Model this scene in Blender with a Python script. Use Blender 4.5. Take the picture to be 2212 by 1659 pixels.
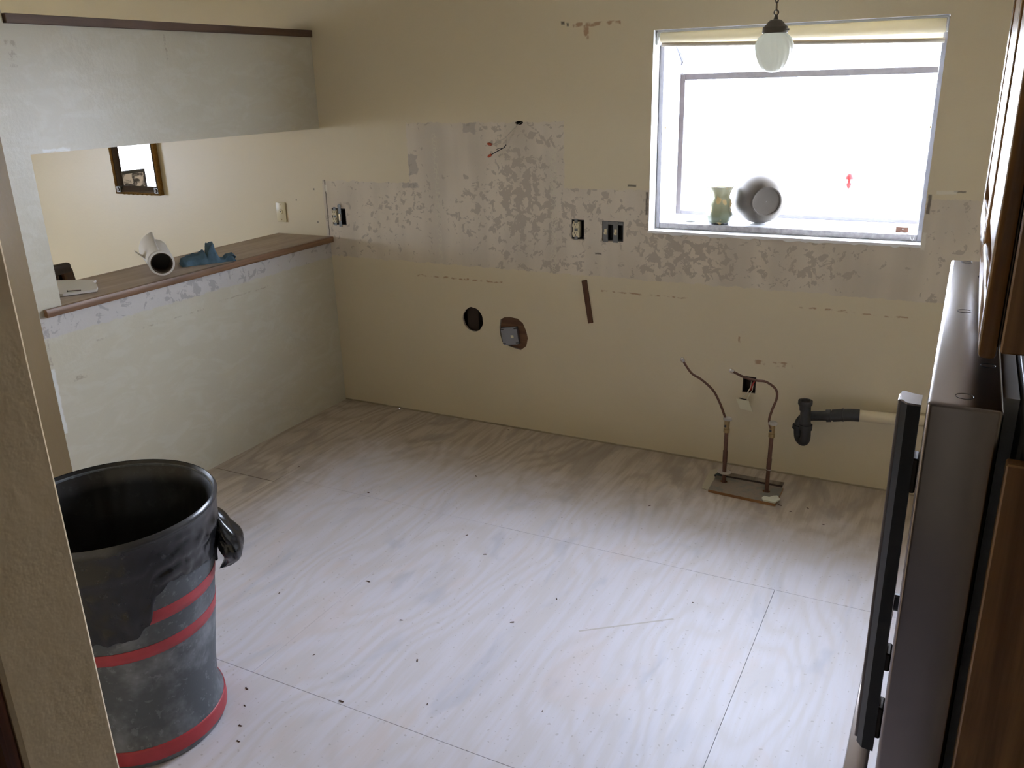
import bpy, bmesh, math, random
from mathutils import Vector, Matrix, noise as mnoise
from mathutils.geometry import delaunay_2d_cdt

# ------------------------------------------------------------------ scene, camera, light
for o in list(bpy.data.objects):
    bpy.data.objects.remove(o, do_unlink=True)
sc = bpy.context.scene
COL = sc.collection
random.seed(7)
R = math.radians

cam_d = bpy.data.cameras.new('camera')
cam_d.sensor_width = 36.0
cam_d.lens = 36.0 * 1853.8 / 2212.0
cam_d.clip_start = 0.02
cam = bpy.data.objects.new('camera', cam_d)
COL.objects.link(cam)
def cam_matrix(loc, yaw, pitch, roll):
    f = Vector((math.sin(yaw)*math.cos(pitch), math.cos(yaw)*math.cos(pitch), math.sin(pitch)))
    r = Vector((math.cos(yaw), -math.sin(yaw), 0)); u = r.cross(f)
    r2 = r*math.cos(roll) + u*math.sin(roll); u2 = -r*math.sin(roll) + u*math.cos(roll)
    m = Matrix((r2, u2, -f)).transposed().to_4x4()
    m.translation = Vector(loc)
    return m
cam.matrix_world = cam_matrix((3.0808, -3.7334, 1.7306), R(-27.8615), R(-19.3737), R(-1.6586))
sc.camera = cam

SKY = 36.0
world = bpy.data.worlds.new('sky')
sc.world = world
world.use_nodes = True
bg = world.node_tree.nodes['Background']
bg.inputs[0].default_value = (0.86, 0.93, 1.15, 1)
bg.inputs[1].default_value = SKY

sun_d = bpy.data.lights.new('sun', 'SUN')
sun_d.energy = 8.0
sun_d.angle = R(0.6)
sun_d.color = (1.0, 0.94, 0.84)
sun = bpy.data.objects.new('sun', sun_d)
COL.objects.link(sun)
sun.rotation_euler = Vector((0.80, 0.10, -0.60)).to_track_quat('-Z', 'Y').to_euler()
sun.location = (-8, -2, 6)

def portal(name, loc, direction, w, h):          # sampling aid for the sky light that enters by a window
    d = bpy.data.lights.new(name, 'AREA'); d.shape = 'RECTANGLE'; d.size = w; d.size_y = h
    d.cycles.is_portal = True
    o = bpy.data.objects.new(name, d); COL.objects.link(o)
    o.location = loc; o.rotation_euler = Vector(direction).to_track_quat('-Z', 'Y').to_euler()
portal('portal_kitchen', (2.389, 0.47, 1.5), (0, -1, 0), 1.6, 1.1)
portal('portal_dining', (-4.14, -2.21, 1.04), (1, 0, 0), 1.1, .88)

vs = sc.view_settings
vs.view_transform = 'Standard'; vs.look = 'None'; vs.gamma = 1.0; vs.use_curve_mapping = False
vs.exposure = 0.20
cy = sc.cycles
cy.max_bounces = 8; cy.diffuse_bounces = 4; cy.glossy_bounces = 3; cy.transmission_bounces = 4; cy.transparent_max_bounces = 8; cy.caustics_reflective = False; cy.caustics_refractive = False

# ------------------------------------------------------------------ mesh helpers
class MB:
    def __init__(s): s.v = []; s.f = []; s.m = []
    def add(s, v, f, mi=0):
        b = len(s.v); s.v += [tuple(p) for p in v]
        for q in f: s.f.append([i+b for i in q]); s.m.append(mi)
        return s
    def box(s, x0, x1, y0, y1, z0, z1, bev=0.0, seg=1, mat=None, mi=0):
        bm = bmesh.new(); bmesh.ops.create_cube(bm, size=1)
        for v in bm.verts:
            v.co = Vector((x0+(v.co.x+.5)*(x1-x0), y0+(v.co.y+.5)*(y1-y0), z0+(v.co.z+.5)*(z1-z0)))
        if bev: bmesh.ops.bevel(bm, geom=bm.edges[:], offset=bev, segments=seg, affect='EDGES', profile=.5)
        if mat is not None: bmesh.ops.transform(bm, matrix=mat, verts=bm.verts)
        bm.verts.index_update()
        s.add([v.co[:] for v in bm.verts], [[v.index for v in f.verts] for f in bm.faces], mi); bm.free()
        return s
    def cyl(s, p0, p1, r0, r1=None, n=16, caps=True, mi=0):
        return s.tube([p0, p1], [r0, r0 if r1 is None else r1], n, caps, mi)
    def tube(s, path, r, n=8, caps=True, mi=0, closed=False):
        P = [Vector(p) for p in path]; k = len(P)
        rr = r if isinstance(r, (list, tuple)) else [r]*k
        ref = None; V = []; F = []
        for i in range(k):
            if closed: t = (P[(i+1) % k]-P[i-1])
            else: t = (P[min(i+1, k-1)]-P[max(i-1, 0)])
            t.normalize()
            if ref is None:
                a = Vector((0, 0, 1)) if abs(t.z) < .9 else Vector((1, 0, 0))
                ref = t.cross(a).normalized()
            ref = (ref - t*ref.dot(t)).normalized(); b = t.cross(ref)
            for j in range(n):
                a = 2*math.pi*j/n
                V.append(P[i]+(ref*math.cos(a)+b*math.sin(a))*rr[i])
        for i in range(k if closed else k-1):
            for j in range(n):
                i2 = (i+1) % k
                F.append([i*n+j, i*n+(j+1) % n, i2*n+(j+1) % n, i2*n+j])
        if caps and not closed:
            F.append([j for j in range(n)][::-1]); F.append([(k-1)*n+j for j in range(n)])
        return s.add(V, F, mi)
    def lathe(s, prof, n=32, mat=None, rfun=None, caps=(False, False), mi=0):
        V = []; F = []
        for (r, z) in prof:
            for j in range(n):
                a = 2*math.pi*j/n
                q = rfun(a, z, r) if rfun else r
                V.append(Vector((q*math.cos(a), q*math.sin(a), z)))
        for i in range(len(prof)-1):
            for j in range(n):
                F.append([i*n+j, i*n+(j+1) % n, (i+1)*n+(j+1) % n, (i+1)*n+j])
        if caps[0]: F.append(list(range(n))[::-1])
        if caps[1]: F.append([(len(prof)-1)*n+j for j in range(n)])
        if mat is not None: V = [mat @ p for p in V]
        return s.add(V, F, mi)
    def prism(s, poly, a, b, to3, mi=0):          # polygon (u,v) extruded from depth a to b; to3(u,v,d)
        n = len(poly)
        co, _, tri = cdt(poly, [])
        V = [to3(u, v, a) for u, v in co]+[to3(u, v, b) for u, v in co]; k = len(co)
        F = [list(t) for t in tri]+[[i+k for i in t][::-1] for t in tri]
        s.add(V, F, mi)
        V = [to3(u, v, a) for u, v in poly]+[to3(u, v, b) for u, v in poly]
        return s.add(V, [[i, (i+1) % n, n+(i+1) % n, n+i] for i in range(n)], mi)
    def grid(s, fn, nu, nv, mi=0):
        V = [fn(i/(nu-1), j/(nv-1)) for i in range(nu) for j in range(nv)]
        return s.add(V, [[i*nv+j, (i+1)*nv+j, (i+1)*nv+j+1, i*nv+j+1] for i in range(nu-1) for j in range(nv-1)], mi)

def inside(p, poly):
    c = False; n = len(poly); x, y = p
    for i in range(n):
        x1, y1 = poly[i]; x2, y2 = poly[(i+1) % n]
        if (y1 > y) != (y2 > y) and x < (x2-x1)*(y-y1)/(y2-y1)+x1: c = not c
    return c
def cdt(outer, holes, lines=[]):
    pts = []; ed = []
    for lp in [outer]+holes+lines:
        b = len(pts); pts += [Vector(p) for p in lp]
        ed += [(b+i, b+(i+1) % len(lp)) for i in range(len(lp))]
    co, e2, fc, _, _, _ = delaunay_2d_cdt(pts, ed, [], 1, 1e-6)
    out = []
    for f in fc:
        c = sum((co[i] for i in f), Vector((0, 0)))/len(f)
        if not inside(c, outer): continue
        if any(inside(c, h) for h in holes): continue
        out.append(list(f))
    return [(p.x, p.y) for p in co], e2, out
def rect(x0, x1, y0, y1): return [(x0, y0), (x1, y0), (x1, y1), (x0, y1)]
def ragged(cx, cy, rx, ry, n=28, amp=.06, seed=1):
    rnd = random.Random(seed)
    return [(cx+rx*math.cos(2*math.pi*i/n)*(1+amp*(rnd.random()-.5)), cy+ry*math.sin(2*math.pi*i/n)*(1+amp*(rnd.random()-.5))) for i in range(n)]

def obj(name, mb, mat, parent=None, smooth=None, recalc=True):
    me = bpy.data.meshes.new(name)
    me.from_pydata(mb.v, [], mb.f)
    mats = mat if isinstance(mat, (list, tuple)) else [mat]
    for m in mats: me.materials.append(m)
    if len(mats) > 1: me.polygons.foreach_set('material_index', mb.m)
    if recalc:
        bm = bmesh.new(); bm.from_mesh(me)
        bmesh.ops.remove_doubles(bm, verts=bm.verts, dist=1e-6)
        bmesh.ops.recalc_face_normals(bm, faces=bm.faces); bm.to_mesh(me); bm.free()
    if smooth is not None:
        me.shade_smooth()
        if smooth < 179: me.set_sharp_from_angle(angle=R(smooth))
    o = bpy.data.objects.new(name, me); COL.objects.link(o)
    if parent is not None:
        o.parent = parent
        o.matrix_parent_inverse = Matrix.Translation(parent.location).inverted() @ Matrix.Identity(4)
    return o
def thing(name, loc, label, cat, group=None, kind=None):
    o = bpy.data.objects.new(name, None); o.empty_display_size = .05
    o.location = loc; COL.objects.link(o)
    return tag(o, label, cat, group, kind)
def tag(o, label=None, cat=None, group=None, kind=None):
    if label: o['label'] = label
    if cat: o['category'] = cat
    if group: o['group'] = group
    if kind: o['kind'] = kind
    return o
def struct(name, mb, mat, label=None, smooth=None, parent=None):
    o = obj(name, mb, mat, parent, smooth)
    if parent is None: o['kind'] = 'structure'
    if label: o['label'] = label
    return o

# ------------------------------------------------------------------ material helpers
class NT:
    def __init__(s, name):
        s.mat = bpy.data.materials.new(name); s.mat.use_nodes = True
        s.t = s.mat.node_tree; s.b = s.t.nodes['Principled BSDF']
        tc = s.t.nodes.new('ShaderNodeTexCoord'); s.P = tc.outputs['Object']
        sp = s.t.nodes.new('ShaderNodeSeparateXYZ'); s.t.links.new(s.P, sp.inputs[0])
        s.x, s.y, s.z = sp.outputs
    def put(s, sock, v):
        if isinstance(v, bpy.types.NodeSocket): s.t.links.new(v, sock)
        elif isinstance(v, (tuple, list)) and sock.type == 'RGBA': sock.default_value = (*v[:3], 1)
        else: sock.default_value = v
    def m(s, op, a, b=None, c=None, clamp=False):
        n = s.t.nodes.new('ShaderNodeMath'); n.operation = op; n.use_clamp = clamp
        for i, v in enumerate((a, b, c)):
            if v is not None: s.put(n.inputs[i], v)
        return n.outputs[0]
    def scale(s, v, sx, sy, sz, off=(0, 0, 0)):
        n = s.t.nodes.new('ShaderNodeMapping'); s.put(n.inputs[0], v)
        n.inputs['Scale'].default_value = (sx, sy, sz); n.inputs['Location'].default_value = off
        return n.outputs[0]
    def noise(s, scale, detail=3, rough=.55, v=None, dist=0, color=False):
        n = s.t.nodes.new('ShaderNodeTexNoise'); s.put(n.inputs['Vector'], v if v is not None else s.P)
        n.inputs['Scale'].default_value = scale; n.inputs['Detail'].default_value = detail
        n.inputs['Roughness'].default_value = rough; n.inputs['Distortion'].default_value = dist
        return n.outputs['Color' if color else 'Fac']
    def vor(s, scale, v=None, feature='F1', out='Distance'):
        n = s.t.nodes.new('ShaderNodeTexVoronoi'); n.feature = feature
        s.put(n.inputs['Vector'], v if v is not None else s.P); n.inputs['Scale'].default_value = scale
        return n.outputs[out]
    def step(s, v, a, b, lo=0., hi=1.):
        n = s.t.nodes.new('ShaderNodeMapRange'); n.interpolation_type = 'SMOOTHSTEP'
        s.put(n.inputs[0], v); n.inputs[1].default_value = a; n.inputs[2].default_value = b
        n.inputs[3].default_value = lo; n.inputs[4].default_value = hi
        return n.outputs[0]
    def mix(s, f, a, b, mode='MIX'):
        n = s.t.nodes.new('ShaderNodeMix'); n.data_type = 'RGBA'; n.blend_type = mode
        s.put(n.inputs[0], f); s.put(n.inputs[6], a); s.put(n.inputs[7], b)
        return n.outputs[2]
    def mixf(s, f, a, b):
        n = s.t.nodes.new('ShaderNodeMix'); s.put(n.inputs[0], f); s.put(n.inputs[2], a); s.put(n.inputs[3], b)
        return n.outputs[0]
    def bump(s, h, strength=.2, dist=.01):
        n = s.t.nodes.new('ShaderNodeBump'); n.inputs['Strength'].default_value = strength
        n.inputs['Distance'].default_value = dist; s.put(n.inputs['Height'], h)
        s.t.links.new(n.outputs[0], s.b.inputs['Normal'])
    def boxm(s, u, v, u0, u1, v0, v1, soft=.004):     # soft-edged rectangle mask on two coordinates
        du = s.m('SUBTRACT', (u1-u0)/2, s.m('ABSOLUTE', s.m('SUBTRACT', u, (u0+u1)/2)))
        dv = s.m('SUBTRACT', (v1-v0)/2, s.m('ABSOLUTE', s.m('SUBTRACT', v, (v0+v1)/2)))
        return s.step(s.m('MINIMUM', du, dv), -soft, soft)
    def fin(s, color=None, rough=.6, metal=0., spec=None):
        if color is not None: s.put(s.b.inputs['Base Color'], color)
        s.put(s.b.inputs['Roughness'], rough); s.put(s.b.inputs['Metallic'], metal)
        if spec is not None: s.b.inputs['Specular IOR Level'].default_value = spec
        return s.mat

def plain(name, c, rough=.6, metal=0., var=.06, vs=12, bump=0., bs=80, spec=None):
    n = NT(name)
    f = n.noise(vs, 4)
    c1 = tuple(max(0, k*(1-var*2)) for k in c); c2 = tuple(min(1, k*(1+var*2)) for k in c)
    col = n.mix(f, c1, c2)
    if bump: n.bump(n.noise(bs, 3), bump, .004)
    return n.fin(col, rough, metal, spec)
def wood(name, dark, light, axis='y', rough=.45, freq=30, spec=.5):
    n = NT(name)
    sc3 = {'x': (1.2, freq, freq), 'y': (freq, 1.2, freq), 'z': (freq, freq, 1.2)}[axis]
    v = n.scale(n.P, *sc3)
    g = n.noise(1.0, 5, .6, v, .6)
    big = n.noise(3.0, 2)
    f = n.step(g, .32, .68)
    col = n.mix(f, dark, light)
    col = n.mix(n.m('MULTIPLY', n.step(big, .4, .7), .35), col, tuple(k*.6 for k in dark))
    n.bump(g, .15, .002)
    return n.fin(col, rough, 0, spec)

CREAM = (.69, .605, .43)
PALE = (.59, .55, .43)
PATCH = (.66, .585, .475)
BLOT = (.45, .39, .315)

def wall_paint(name, col, rough=.38, bump=.25, stipple=55):
    n = NT(name)
    f = n.noise(1.3, 3); c = n.mix(f, tuple(k*.95 for k in col), tuple(min(1, k*1.05) for k in col))
    h = n.noise(stipple, 4, .6)
    n.bump(h, bump, .004)
    return n.fin(c, rough)

def stroke_mask(n, boxes, wa, wb, amp):
    q = None
    for b in boxes:
        k = n.boxm(n.m('MULTIPLY_ADD', wa, amp, n.x), n.m('MULTIPLY_ADD', wb, amp*.75, n.z), *b, .003)
        q = k if q is None else n.m('MAXIMUM', q, k)
    return q
def cream_wall_mat():                                # painted parts of the back wall, with rust strokes, dark marks and a painted contact shadow
    n = NT('wall_back_paint')
    wc = n.t.nodes.new('ShaderNodeTexNoise'); n.put(wc.inputs['Vector'], n.P); wc.inputs['Scale'].default_value = 28; wc.inputs['Detail'].default_value = 3
    wa = n.m('SUBTRACT', wc.outputs['Fac'], .5); sp = n.t.nodes.new('ShaderNodeSeparateColor'); n.put(sp.inputs[0], wc.outputs['Color'])
    wb = n.m('SUBTRACT', sp.outputs[1], .5)
    col = n.mix(n.noise(1.1, 2), tuple(k*.95 for k in CREAM), tuple(k*1.04 for k in CREAM))
    rust = stroke_mask(n, ((.56, 1.07, .777, .785), (1.60, 2.05, .780, .787), (2.50, 2.72, .782, .791), (2.70, 2.94, .779, .784),
                           (2.34, 2.50, .508, .53), (1.51, 1.535, 1.90, 1.965), (1.46, 1.68, 1.95, 1.965), (2.262, 2.270, .60, .63)), wa, wb, .022)
    col = n.mix(n.m('MULTIPLY', n.m('MULTIPLY', rust, n.step(sp.outputs[2], .44, .58)), .7), col, (.33, .15, .06))
    dark = stroke_mask(n, ((1.403, 1.42, 1.962, 1.975), (1.43, 1.44, 1.955, 1.968), (-.084, -.076, 1.205, 1.213), (-.216, -.208, 1.143, 1.151), (-.078, -.070, 1.027, 1.035)), wa, wb, .008)
    col = n.mix(n.m('MULTIPLY', dark, .85), col, (.06, .045, .035))
    contact_shade = n.m('MULTIPLY', n.boxm(n.x, n.m('MULTIPLY_ADD', wa, .008, n.z), .0, 3.9, -.1, .008, .003), .7)  # contact shadow at the floor, painted as a thin dark band
    col = n.mix(contact_shade, col, (.20, .15, .10))
    n.bump(n.noise(55, 2, .6), .2, .004)
    return n.fin(col, .38)
def scraped_wall_mat():                              # zone of the missing tiles: bare mottled plaster with a ragged paint edge
    n = NT('wall_back_scraped')
    wc = n.t.nodes.new('ShaderNodeTexNoise'); n.put(wc.inputs['Vector'], n.P); wc.inputs['Scale'].default_value = 26; wc.inputs['Detail'].default_value = 3; wc.inputs['Roughness'].default_value = .65
    wa = n.m('SUBTRACT', wc.outputs['Fac'], .5); sp = n.t.nodes.new('ShaderNodeSeparateColor'); n.put(sp.inputs[0], wc.outputs['Color'])
    wb = n.m('SUBTRACT', sp.outputs[1], .5)
    x = n.m('MULTIPLY_ADD', wa, .03, n.x); z = n.m('MULTIPLY_ADD', wb, .03, n.z)
    m = n.boxm(x, z, -.02, 3.20, .852, 1.258, .003)
    m = n.m('MAXIMUM', m, n.boxm(x, z, .548, 1.413, 1.1, 1.553, .003))
    paint = n.mix(n.noise(1.1, 2), tuple(k*.95 for k in CREAM), tuple(k*1.04 for k in CREAM))
    lo = n.noise(2.3, 2); sn = n.noise(25, 4, .62, None, .5)
    streak = n.noise(1.0, 2, .5, n.scale(n.P, 8, 1, .9))
    bare = n.mix(n.step(n.m('MULTIPLY_ADD', lo, .5, n.m('MULTIPLY', streak, .5)), .38, .62), tuple(k*.90 for k in PATCH), tuple(k*1.07 for k in PATCH))
    # dense dark scabs under the window and on the hood area, sparse elsewhere
    zone = n.m('MAXIMUM', n.boxm(x, n.z, 1.80, 2.75, .90, 1.06, .08), n.boxm(x, n.z, 1.05, 1.45, .80, 1.50, .12))
    bl = n.step(n.m('ADD', sn, n.m('MULTIPLY_ADD', zone, .105, n.m('MULTIPLY', n.m('SUBTRACT', lo, .5), .45))), .60, .635)
    bare = n.mix(n.m('MULTIPLY', bl, .8), bare, BLOT)
    hc = n.step(n.vor(42, None, 'DISTANCE_TO_EDGE'), .10, .03)
    rows = n.m('MAXIMUM', n.boxm(x, z, .700, .725, .88, 1.50, .006), n.boxm(x, z, 1.340, 1.372, .85, 1.44, .006))
    bare = n.mix(n.m('MULTIPLY', n.m('MULTIPLY', hc, rows), .75), bare, (.66, .61, .47))
    scab = stroke_mask(n, ((.548, .60, 1.30, 1.40), (.50, .60, 1.235, 1.262), (.88, .95, 1.505, 1.552)), wa, wb, .05)
    bare = n.mix(n.m('MULTIPLY', scab, .6), bare, (.36, .32, .28))
    col = n.mix(m, paint, bare)
    dark = stroke_mask(n, ((1.725, 1.765, 1.272, 1.282), (3.04, 3.08, 1.286, 1.292), (1.57, 1.60, .956, .963), (2.953, 2.966, 1.20, 1.275), (1.812, 1.822, 1.15, 1.25), (-.004, .003, .96, 1.262)), wa, wb, .012)
    col = n.mix(n.m('MULTIPLY', dark, .8), col, (.08, .06, .05))
    light = stroke_mask(n, ((2.98, 3.05, 1.278, 1.292), (-.002, .012, 1.20, 1.235), (2.95, 2.965, 1.06, 1.13)), wa, wb, .02)
    col = n.mix(n.m('MULTIPLY', light, .7), col, (.76, .72, .62))
    n.bump(n.noise(55, 2, .6), .25, .004)
    return n.fin(col, n.mixf(m, .38, .8))

def left_wall_mat():
    n = NT('wall_left_paint')
    wob = n.m('SUBTRACT', n.noise(22, 4, .65), .5)
    z = n.m('MULTIPLY_ADD', wob, .03, n.z)
    m = n.boxm(n.y, z, -1.76, .1, .842, .93, .004)
    paint = n.mix(n.noise(1.4, 4), tuple(k*.94 for k in PALE), tuple(k*1.03 for k in PALE))
    smear = n.step(n.noise(1.0, 4, .6, n.scale(n.P, 6, 6, 14), 1.0), .45, .65)
    col = n.mix(n.m('MULTIPLY', smear, .18), paint, (.74, .74, .68))
    sp = n.noise(17, 4, .62, None, .6)
    bare = n.mix(n.noise(4, 3), (.55, .52, .48), (.63, .60, .57))
    bl = n.step(n.m('ADD', sp, n.m('MULTIPLY', n.m('SUBTRACT', n.noise(2.0, 2), .5), .6)), .58, .62)
    bare = n.mix(n.m('MULTIPLY', bl, .8), bare, (.40, .38, .36))
    col = n.mix(m, col, bare)
    brk = n.step(n.noise(30, 4, .7), .47, .6)
    dk = None
    for b in ((-1.30, -.95, .770, .776), (-.90, -.5, .785, .790), (-1.53, -1.48, .777, .784), (-1.68, -1.60, .645, .665), (-1.755, -1.735, .70, .93), (-.95, -.94, 1.86, 1.96), (-1.66, -1.62, 1.83, 1.92)):
        q = n.boxm(n.m('MULTIPLY_ADD', wob, .02, n.y), n.m('MULTIPLY_ADD', wob, .016, n.z), *b, .003)
        dk = q if dk is None else n.m('MAXIMUM', dk, q)
    col = n.mix(n.m('MULTIPLY', n.m('MULTIPLY', dk, brk), .4), col, (.22, .15, .09))
    wh = n.m('MAXIMUM', n.boxm(n.m('MULTIPLY_ADD', wob, .03, n.y), z, -1.60, -1.48, 1.529, 1.540, .004), n.boxm(n.m('MULTIPLY_ADD', wob, .02, n.y), n.z, -1.75, -1.735, .45, .72, .003))
    col = n.mix(n.m('MULTIPLY', wh, .7), col, (.80, .82, .80))
    n.bump(n.noise(50, 2, .6), .22, .004)
    return n.fin(col, n.mixf(m, .36, .8))

def plywood_mat():
    n = NT('plywood_whitewashed')
    warp = n.noise(1.0, 2, .5, n.scale(n.P, 2.2, .8, 1))
    u = n.m('MULTIPLY_ADD', n.x, 2.4, n.m('MULTIPLY', warp, 3.2))
    ring = n.m('ABSOLUTE', n.m('SINE', n.m('MULTIPLY', u, 13.0)))          # cathedral figures of the veneer, along y
    fib = n.noise(1.0, 3, .6, n.scale(n.P, 46, 3.0, 1))
    g = n.m('MULTIPLY_ADD', fib, .75, n.m('MULTIPLY', ring, .25))
    grain = n.step(g, .36, .72)
    base = n.mix(grain, (.65, .612, .63), (.70, .675, .735))
    stain = n.noise(1.0, 3, .6, n.scale(n.P, 6, 2.4, 1), .6, True)
    sp = n.t.nodes.new('ShaderNodeSeparateColor'); n.put(sp.inputs[0], stain)
    base = n.mix(n.m('MULTIPLY', n.step(sp.outputs[0], .54, .72), .5), base, (.47, .48, .55))
    base = n.mix(n.m('MULTIPLY', n.step(sp.outputs[1], .54, .70), .35), base, (.70, .59, .56))
    # browner, darker tone along the back and left walls, with a ragged border
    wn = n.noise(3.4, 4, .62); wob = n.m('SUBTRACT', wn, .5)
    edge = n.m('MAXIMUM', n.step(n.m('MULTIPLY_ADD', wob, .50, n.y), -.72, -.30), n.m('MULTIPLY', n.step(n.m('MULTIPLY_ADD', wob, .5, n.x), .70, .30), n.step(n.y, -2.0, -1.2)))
    brown_tone = n.mix(grain, (.37, .295, .21), (.50, .42, .32))
    brown_tone = n.mix(n.m('MULTIPLY', n.step(sp.outputs[2], .50, .66), .6), brown_tone, (.27, .22, .17))
    col = n.mix(n.m('MULTIPLY', edge, .92), base, brown_tone)
    col = n.mix(n.m('MULTIPLY', n.step(n.noise(75, 1), .69, .73), .35), col, (.28, .23, .2))
    # a pencil scratch and old glue lines
    t = n.m('ADD', n.m('MULTIPLY', n.m('SUBTRACT', n.x, 2.256), .799), n.m('MULTIPLY', n.m('ADD', n.y, 1.40), .602))
    w = n.m('SUBTRACT', n.m('MULTIPLY', n.m('ADD', n.y, 1.40), .799), n.m('MULTIPLY', n.m('SUBTRACT', n.x, 2.256), .602))
    col = n.mix(n.m('MULTIPLY', n.boxm(t, w, -.165, .165, -.0035, .0035, .002), .55), col, (.40, .34, .27))
    n.bump(fib, .10, .003)
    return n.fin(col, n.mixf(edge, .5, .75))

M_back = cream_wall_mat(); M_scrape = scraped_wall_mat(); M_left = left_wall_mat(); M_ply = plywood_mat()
M_cream = wall_paint('cream_paint', CREAM)
M_post = wall_paint('tan_gloss_paint', (.84, .66, .40), .3, .5, 22)
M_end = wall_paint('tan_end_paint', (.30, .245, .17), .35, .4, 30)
M_ceil = wall_paint('ceiling_paint', (.74, .70, .60), .7)
M_white = plain('white_gloss_paint', (.80, .80, .78), .4, var=.02, bump=.2, bs=40)
M_dark = plain('dark_cavity_wood', (.05, .032, .022), .9, var=.2)
M_stud = wood('stud_wood', (.13, .06, .03), (.28, .15, .07), 'x', .7)
M_ledge = wood('ledge_oak', (.14, .070, .032), (.27, .15, .080), 'y', .42)
M_dustwood = wood('ledge_dusty_oak', (.40, .31, .24), (.52, .43, .35), 'y', .6, 18)
M_dusty = wood('trim_walnut', (.055, .028, .015), (.125, .068, .038), 'y', .5)
M_oak_z = wood('oak_varnish_upright', (.16, .07, .02), (.36, .18, .06), 'z', .16, 26)
M_oak_y = wood('oak_varnish_level', (.16, .07, .02), (.36, .18, .06), 'y', .16, 26)
M_redwood = wood('casing_wood', (.10, .03, .012), (.20, .07, .03), 'z', .35)
M_carpet = plain('beige_carpet', (.42, .375, .27), .95, var=.1, vs=60)
M_alu = plain('aluminium_frame', (.30, .29, .31), .45, .6, var=.12, vs=30)
M_steel = None

# ------------------------------------------------------------------ the setting
FLOOR_TOP = 0.0
HOLE = rect(2.250, 2.525, -.185, -.088)
fl = struct('floor', MB().box(-.0, 3.8, -6.0, 0.0, -.09, -.019), M_dark, 'rough dark subfloor under the plywood sheets')
sheets = [((0, .3785, -1.0355, 0), 0), ((0, .3785, -3.31, -1.0395), 0), ((.3815, 3.8, -.9795, 0), 0),
          ((.3815, 1.2788, -2.1305, -.9810), 0), ((1.2798, 2.6588, -2.1305, -.9810), 0), ((2.6602, 3.8, -2.1305, -.9810), 0),
          ((.3815, 3.8, -3.31, -2.1325), 0), ((0, 3.8, -6.0, -3.312), 0)]
for i, ((x0, x1, y0, y1), g) in enumerate(sheets):
    mb = MB()
    if i == 2:
        co, _, tri = cdt(rect(x0, x1, y0, y1), [HOLE])
        mb.add([(u, v, 0) for u, v in co], tri)
        for lp in (rect(x0, x1, y0, y1), HOLE):
            k = len(lp); mb.add([(u, v, 0) for u, v in lp]+[(u, v, -.018) for u, v in lp], [[j, (j+1) % k, k+(j+1) % k, k+j] for j in range(k)])
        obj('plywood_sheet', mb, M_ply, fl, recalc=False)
    else:
        mb.box(x0, x1, y0, y1, -.018, 0)
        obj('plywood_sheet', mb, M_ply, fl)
struct('floor_dining', MB().box(-4.2, -.001, -3.31, 0.0, -.09, 0), M_carpet, 'beige carpet of the dining room')
struct('ground_outside', MB().box(-30, 30, -30, 30, -.6, -.4), plain('pale_concrete', (.55, .53, .5), .9), 'pale concrete ground outside')
struct('ceiling', MB().box(-4.3, 4.3, -6.1, .13, 2.44, 2.56), M_ceil, 'plain ceiling')
struct('eave_sky_blocker', MB().box(-4.6, 4.6, .13, .80, 2.50, 2.62), plain('eave_blocker_boards', (.45, .42, .38), .8), 'added unseen eave that blocks high sky above the garden window')  # eave added out of view to keep high sky off the floor by the wall

# back wall with the window, cut holes and the hollow behind the plasterboard
WX0, WX1, WZ0, WZ1 = 1.829, 2.948, 1.077, 1.920
win = rect(WX0, WX1, WZ0, WZ1)
round_hole = ragged(.888, .572, .060, .065, 30, .07, 3)
jb_hole = [(1.052, .588), (1.075, .602), (1.110, .606), (1.150, .602), (1.180, .580), (1.198, .540), (1.206, .505), (1.196, .462), (1.164, .437), (1.130, .443), (1.092, .452), (1.058, .470), (1.046, .51), (1.045, .55)]
wire_hole = ragged(1.183, 1.549, .021, .010, 14, .5, 5)
box_holes = {'left': rect(.030, .122, 1.024, 1.112), 'mid': rect(1.450, 1.513, 1.022, 1.114), 'right': rect(1.604, 1.708, 1.022, 1.114), 'low': rect(2.292, 2.351, .370, .448)}
small = [round_hole, jb_hole, wire_hole]+list(box_holes.values())
outer = rect(-4.1, 3.8, 0, 2.44)
mb = MB()
zone_scraped = rect(-.02, 3.8, .80, 1.60)
co, _, tri = cdt(outer, small+[win], [zone_scraped])
ins = [inside(((co[t[0]][0]+co[t[1]][0]+co[t[2]][0])/3, (co[t[0]][1]+co[t[1]][1]+co[t[2]][1])/3), zone_scraped) for t in tri]
mb.add([(u, 0, v) for u, v in co], [t for t, q in zip(tri, ins) if not q], 0)
mb.add([(u, 0, v) for u, v in co], [t for t, q in zip(tri, ins) if q], 4)
co, _, tri = cdt(outer, [win]); mb.add([(u, .12, v) for u, v in co], tri, 1)
def rim(lp, a, b, mi):
    k = len(lp); mb.add([(u, a, v) for u, v in lp]+[(u, b, v) for u, v in lp], [[j, (j+1) % k, k+(j+1) % k, k+j] for j in range(k)], mi)
for h in small: rim(h, 0, .013, 3)
rim(win, 0, .12, 2); rim(outer, 0, .12, 0)
M_gyp = plain('broken_plaster_edge', (.45, .40, .33), .9)
wb = obj('wall_back', mb, [M_back, M_dark, M_white, M_gyp, M_scrape], recalc=False)
tag(wb, 'cream wall with scraped bare plaster strip where tiles were', kind='structure')
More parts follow.
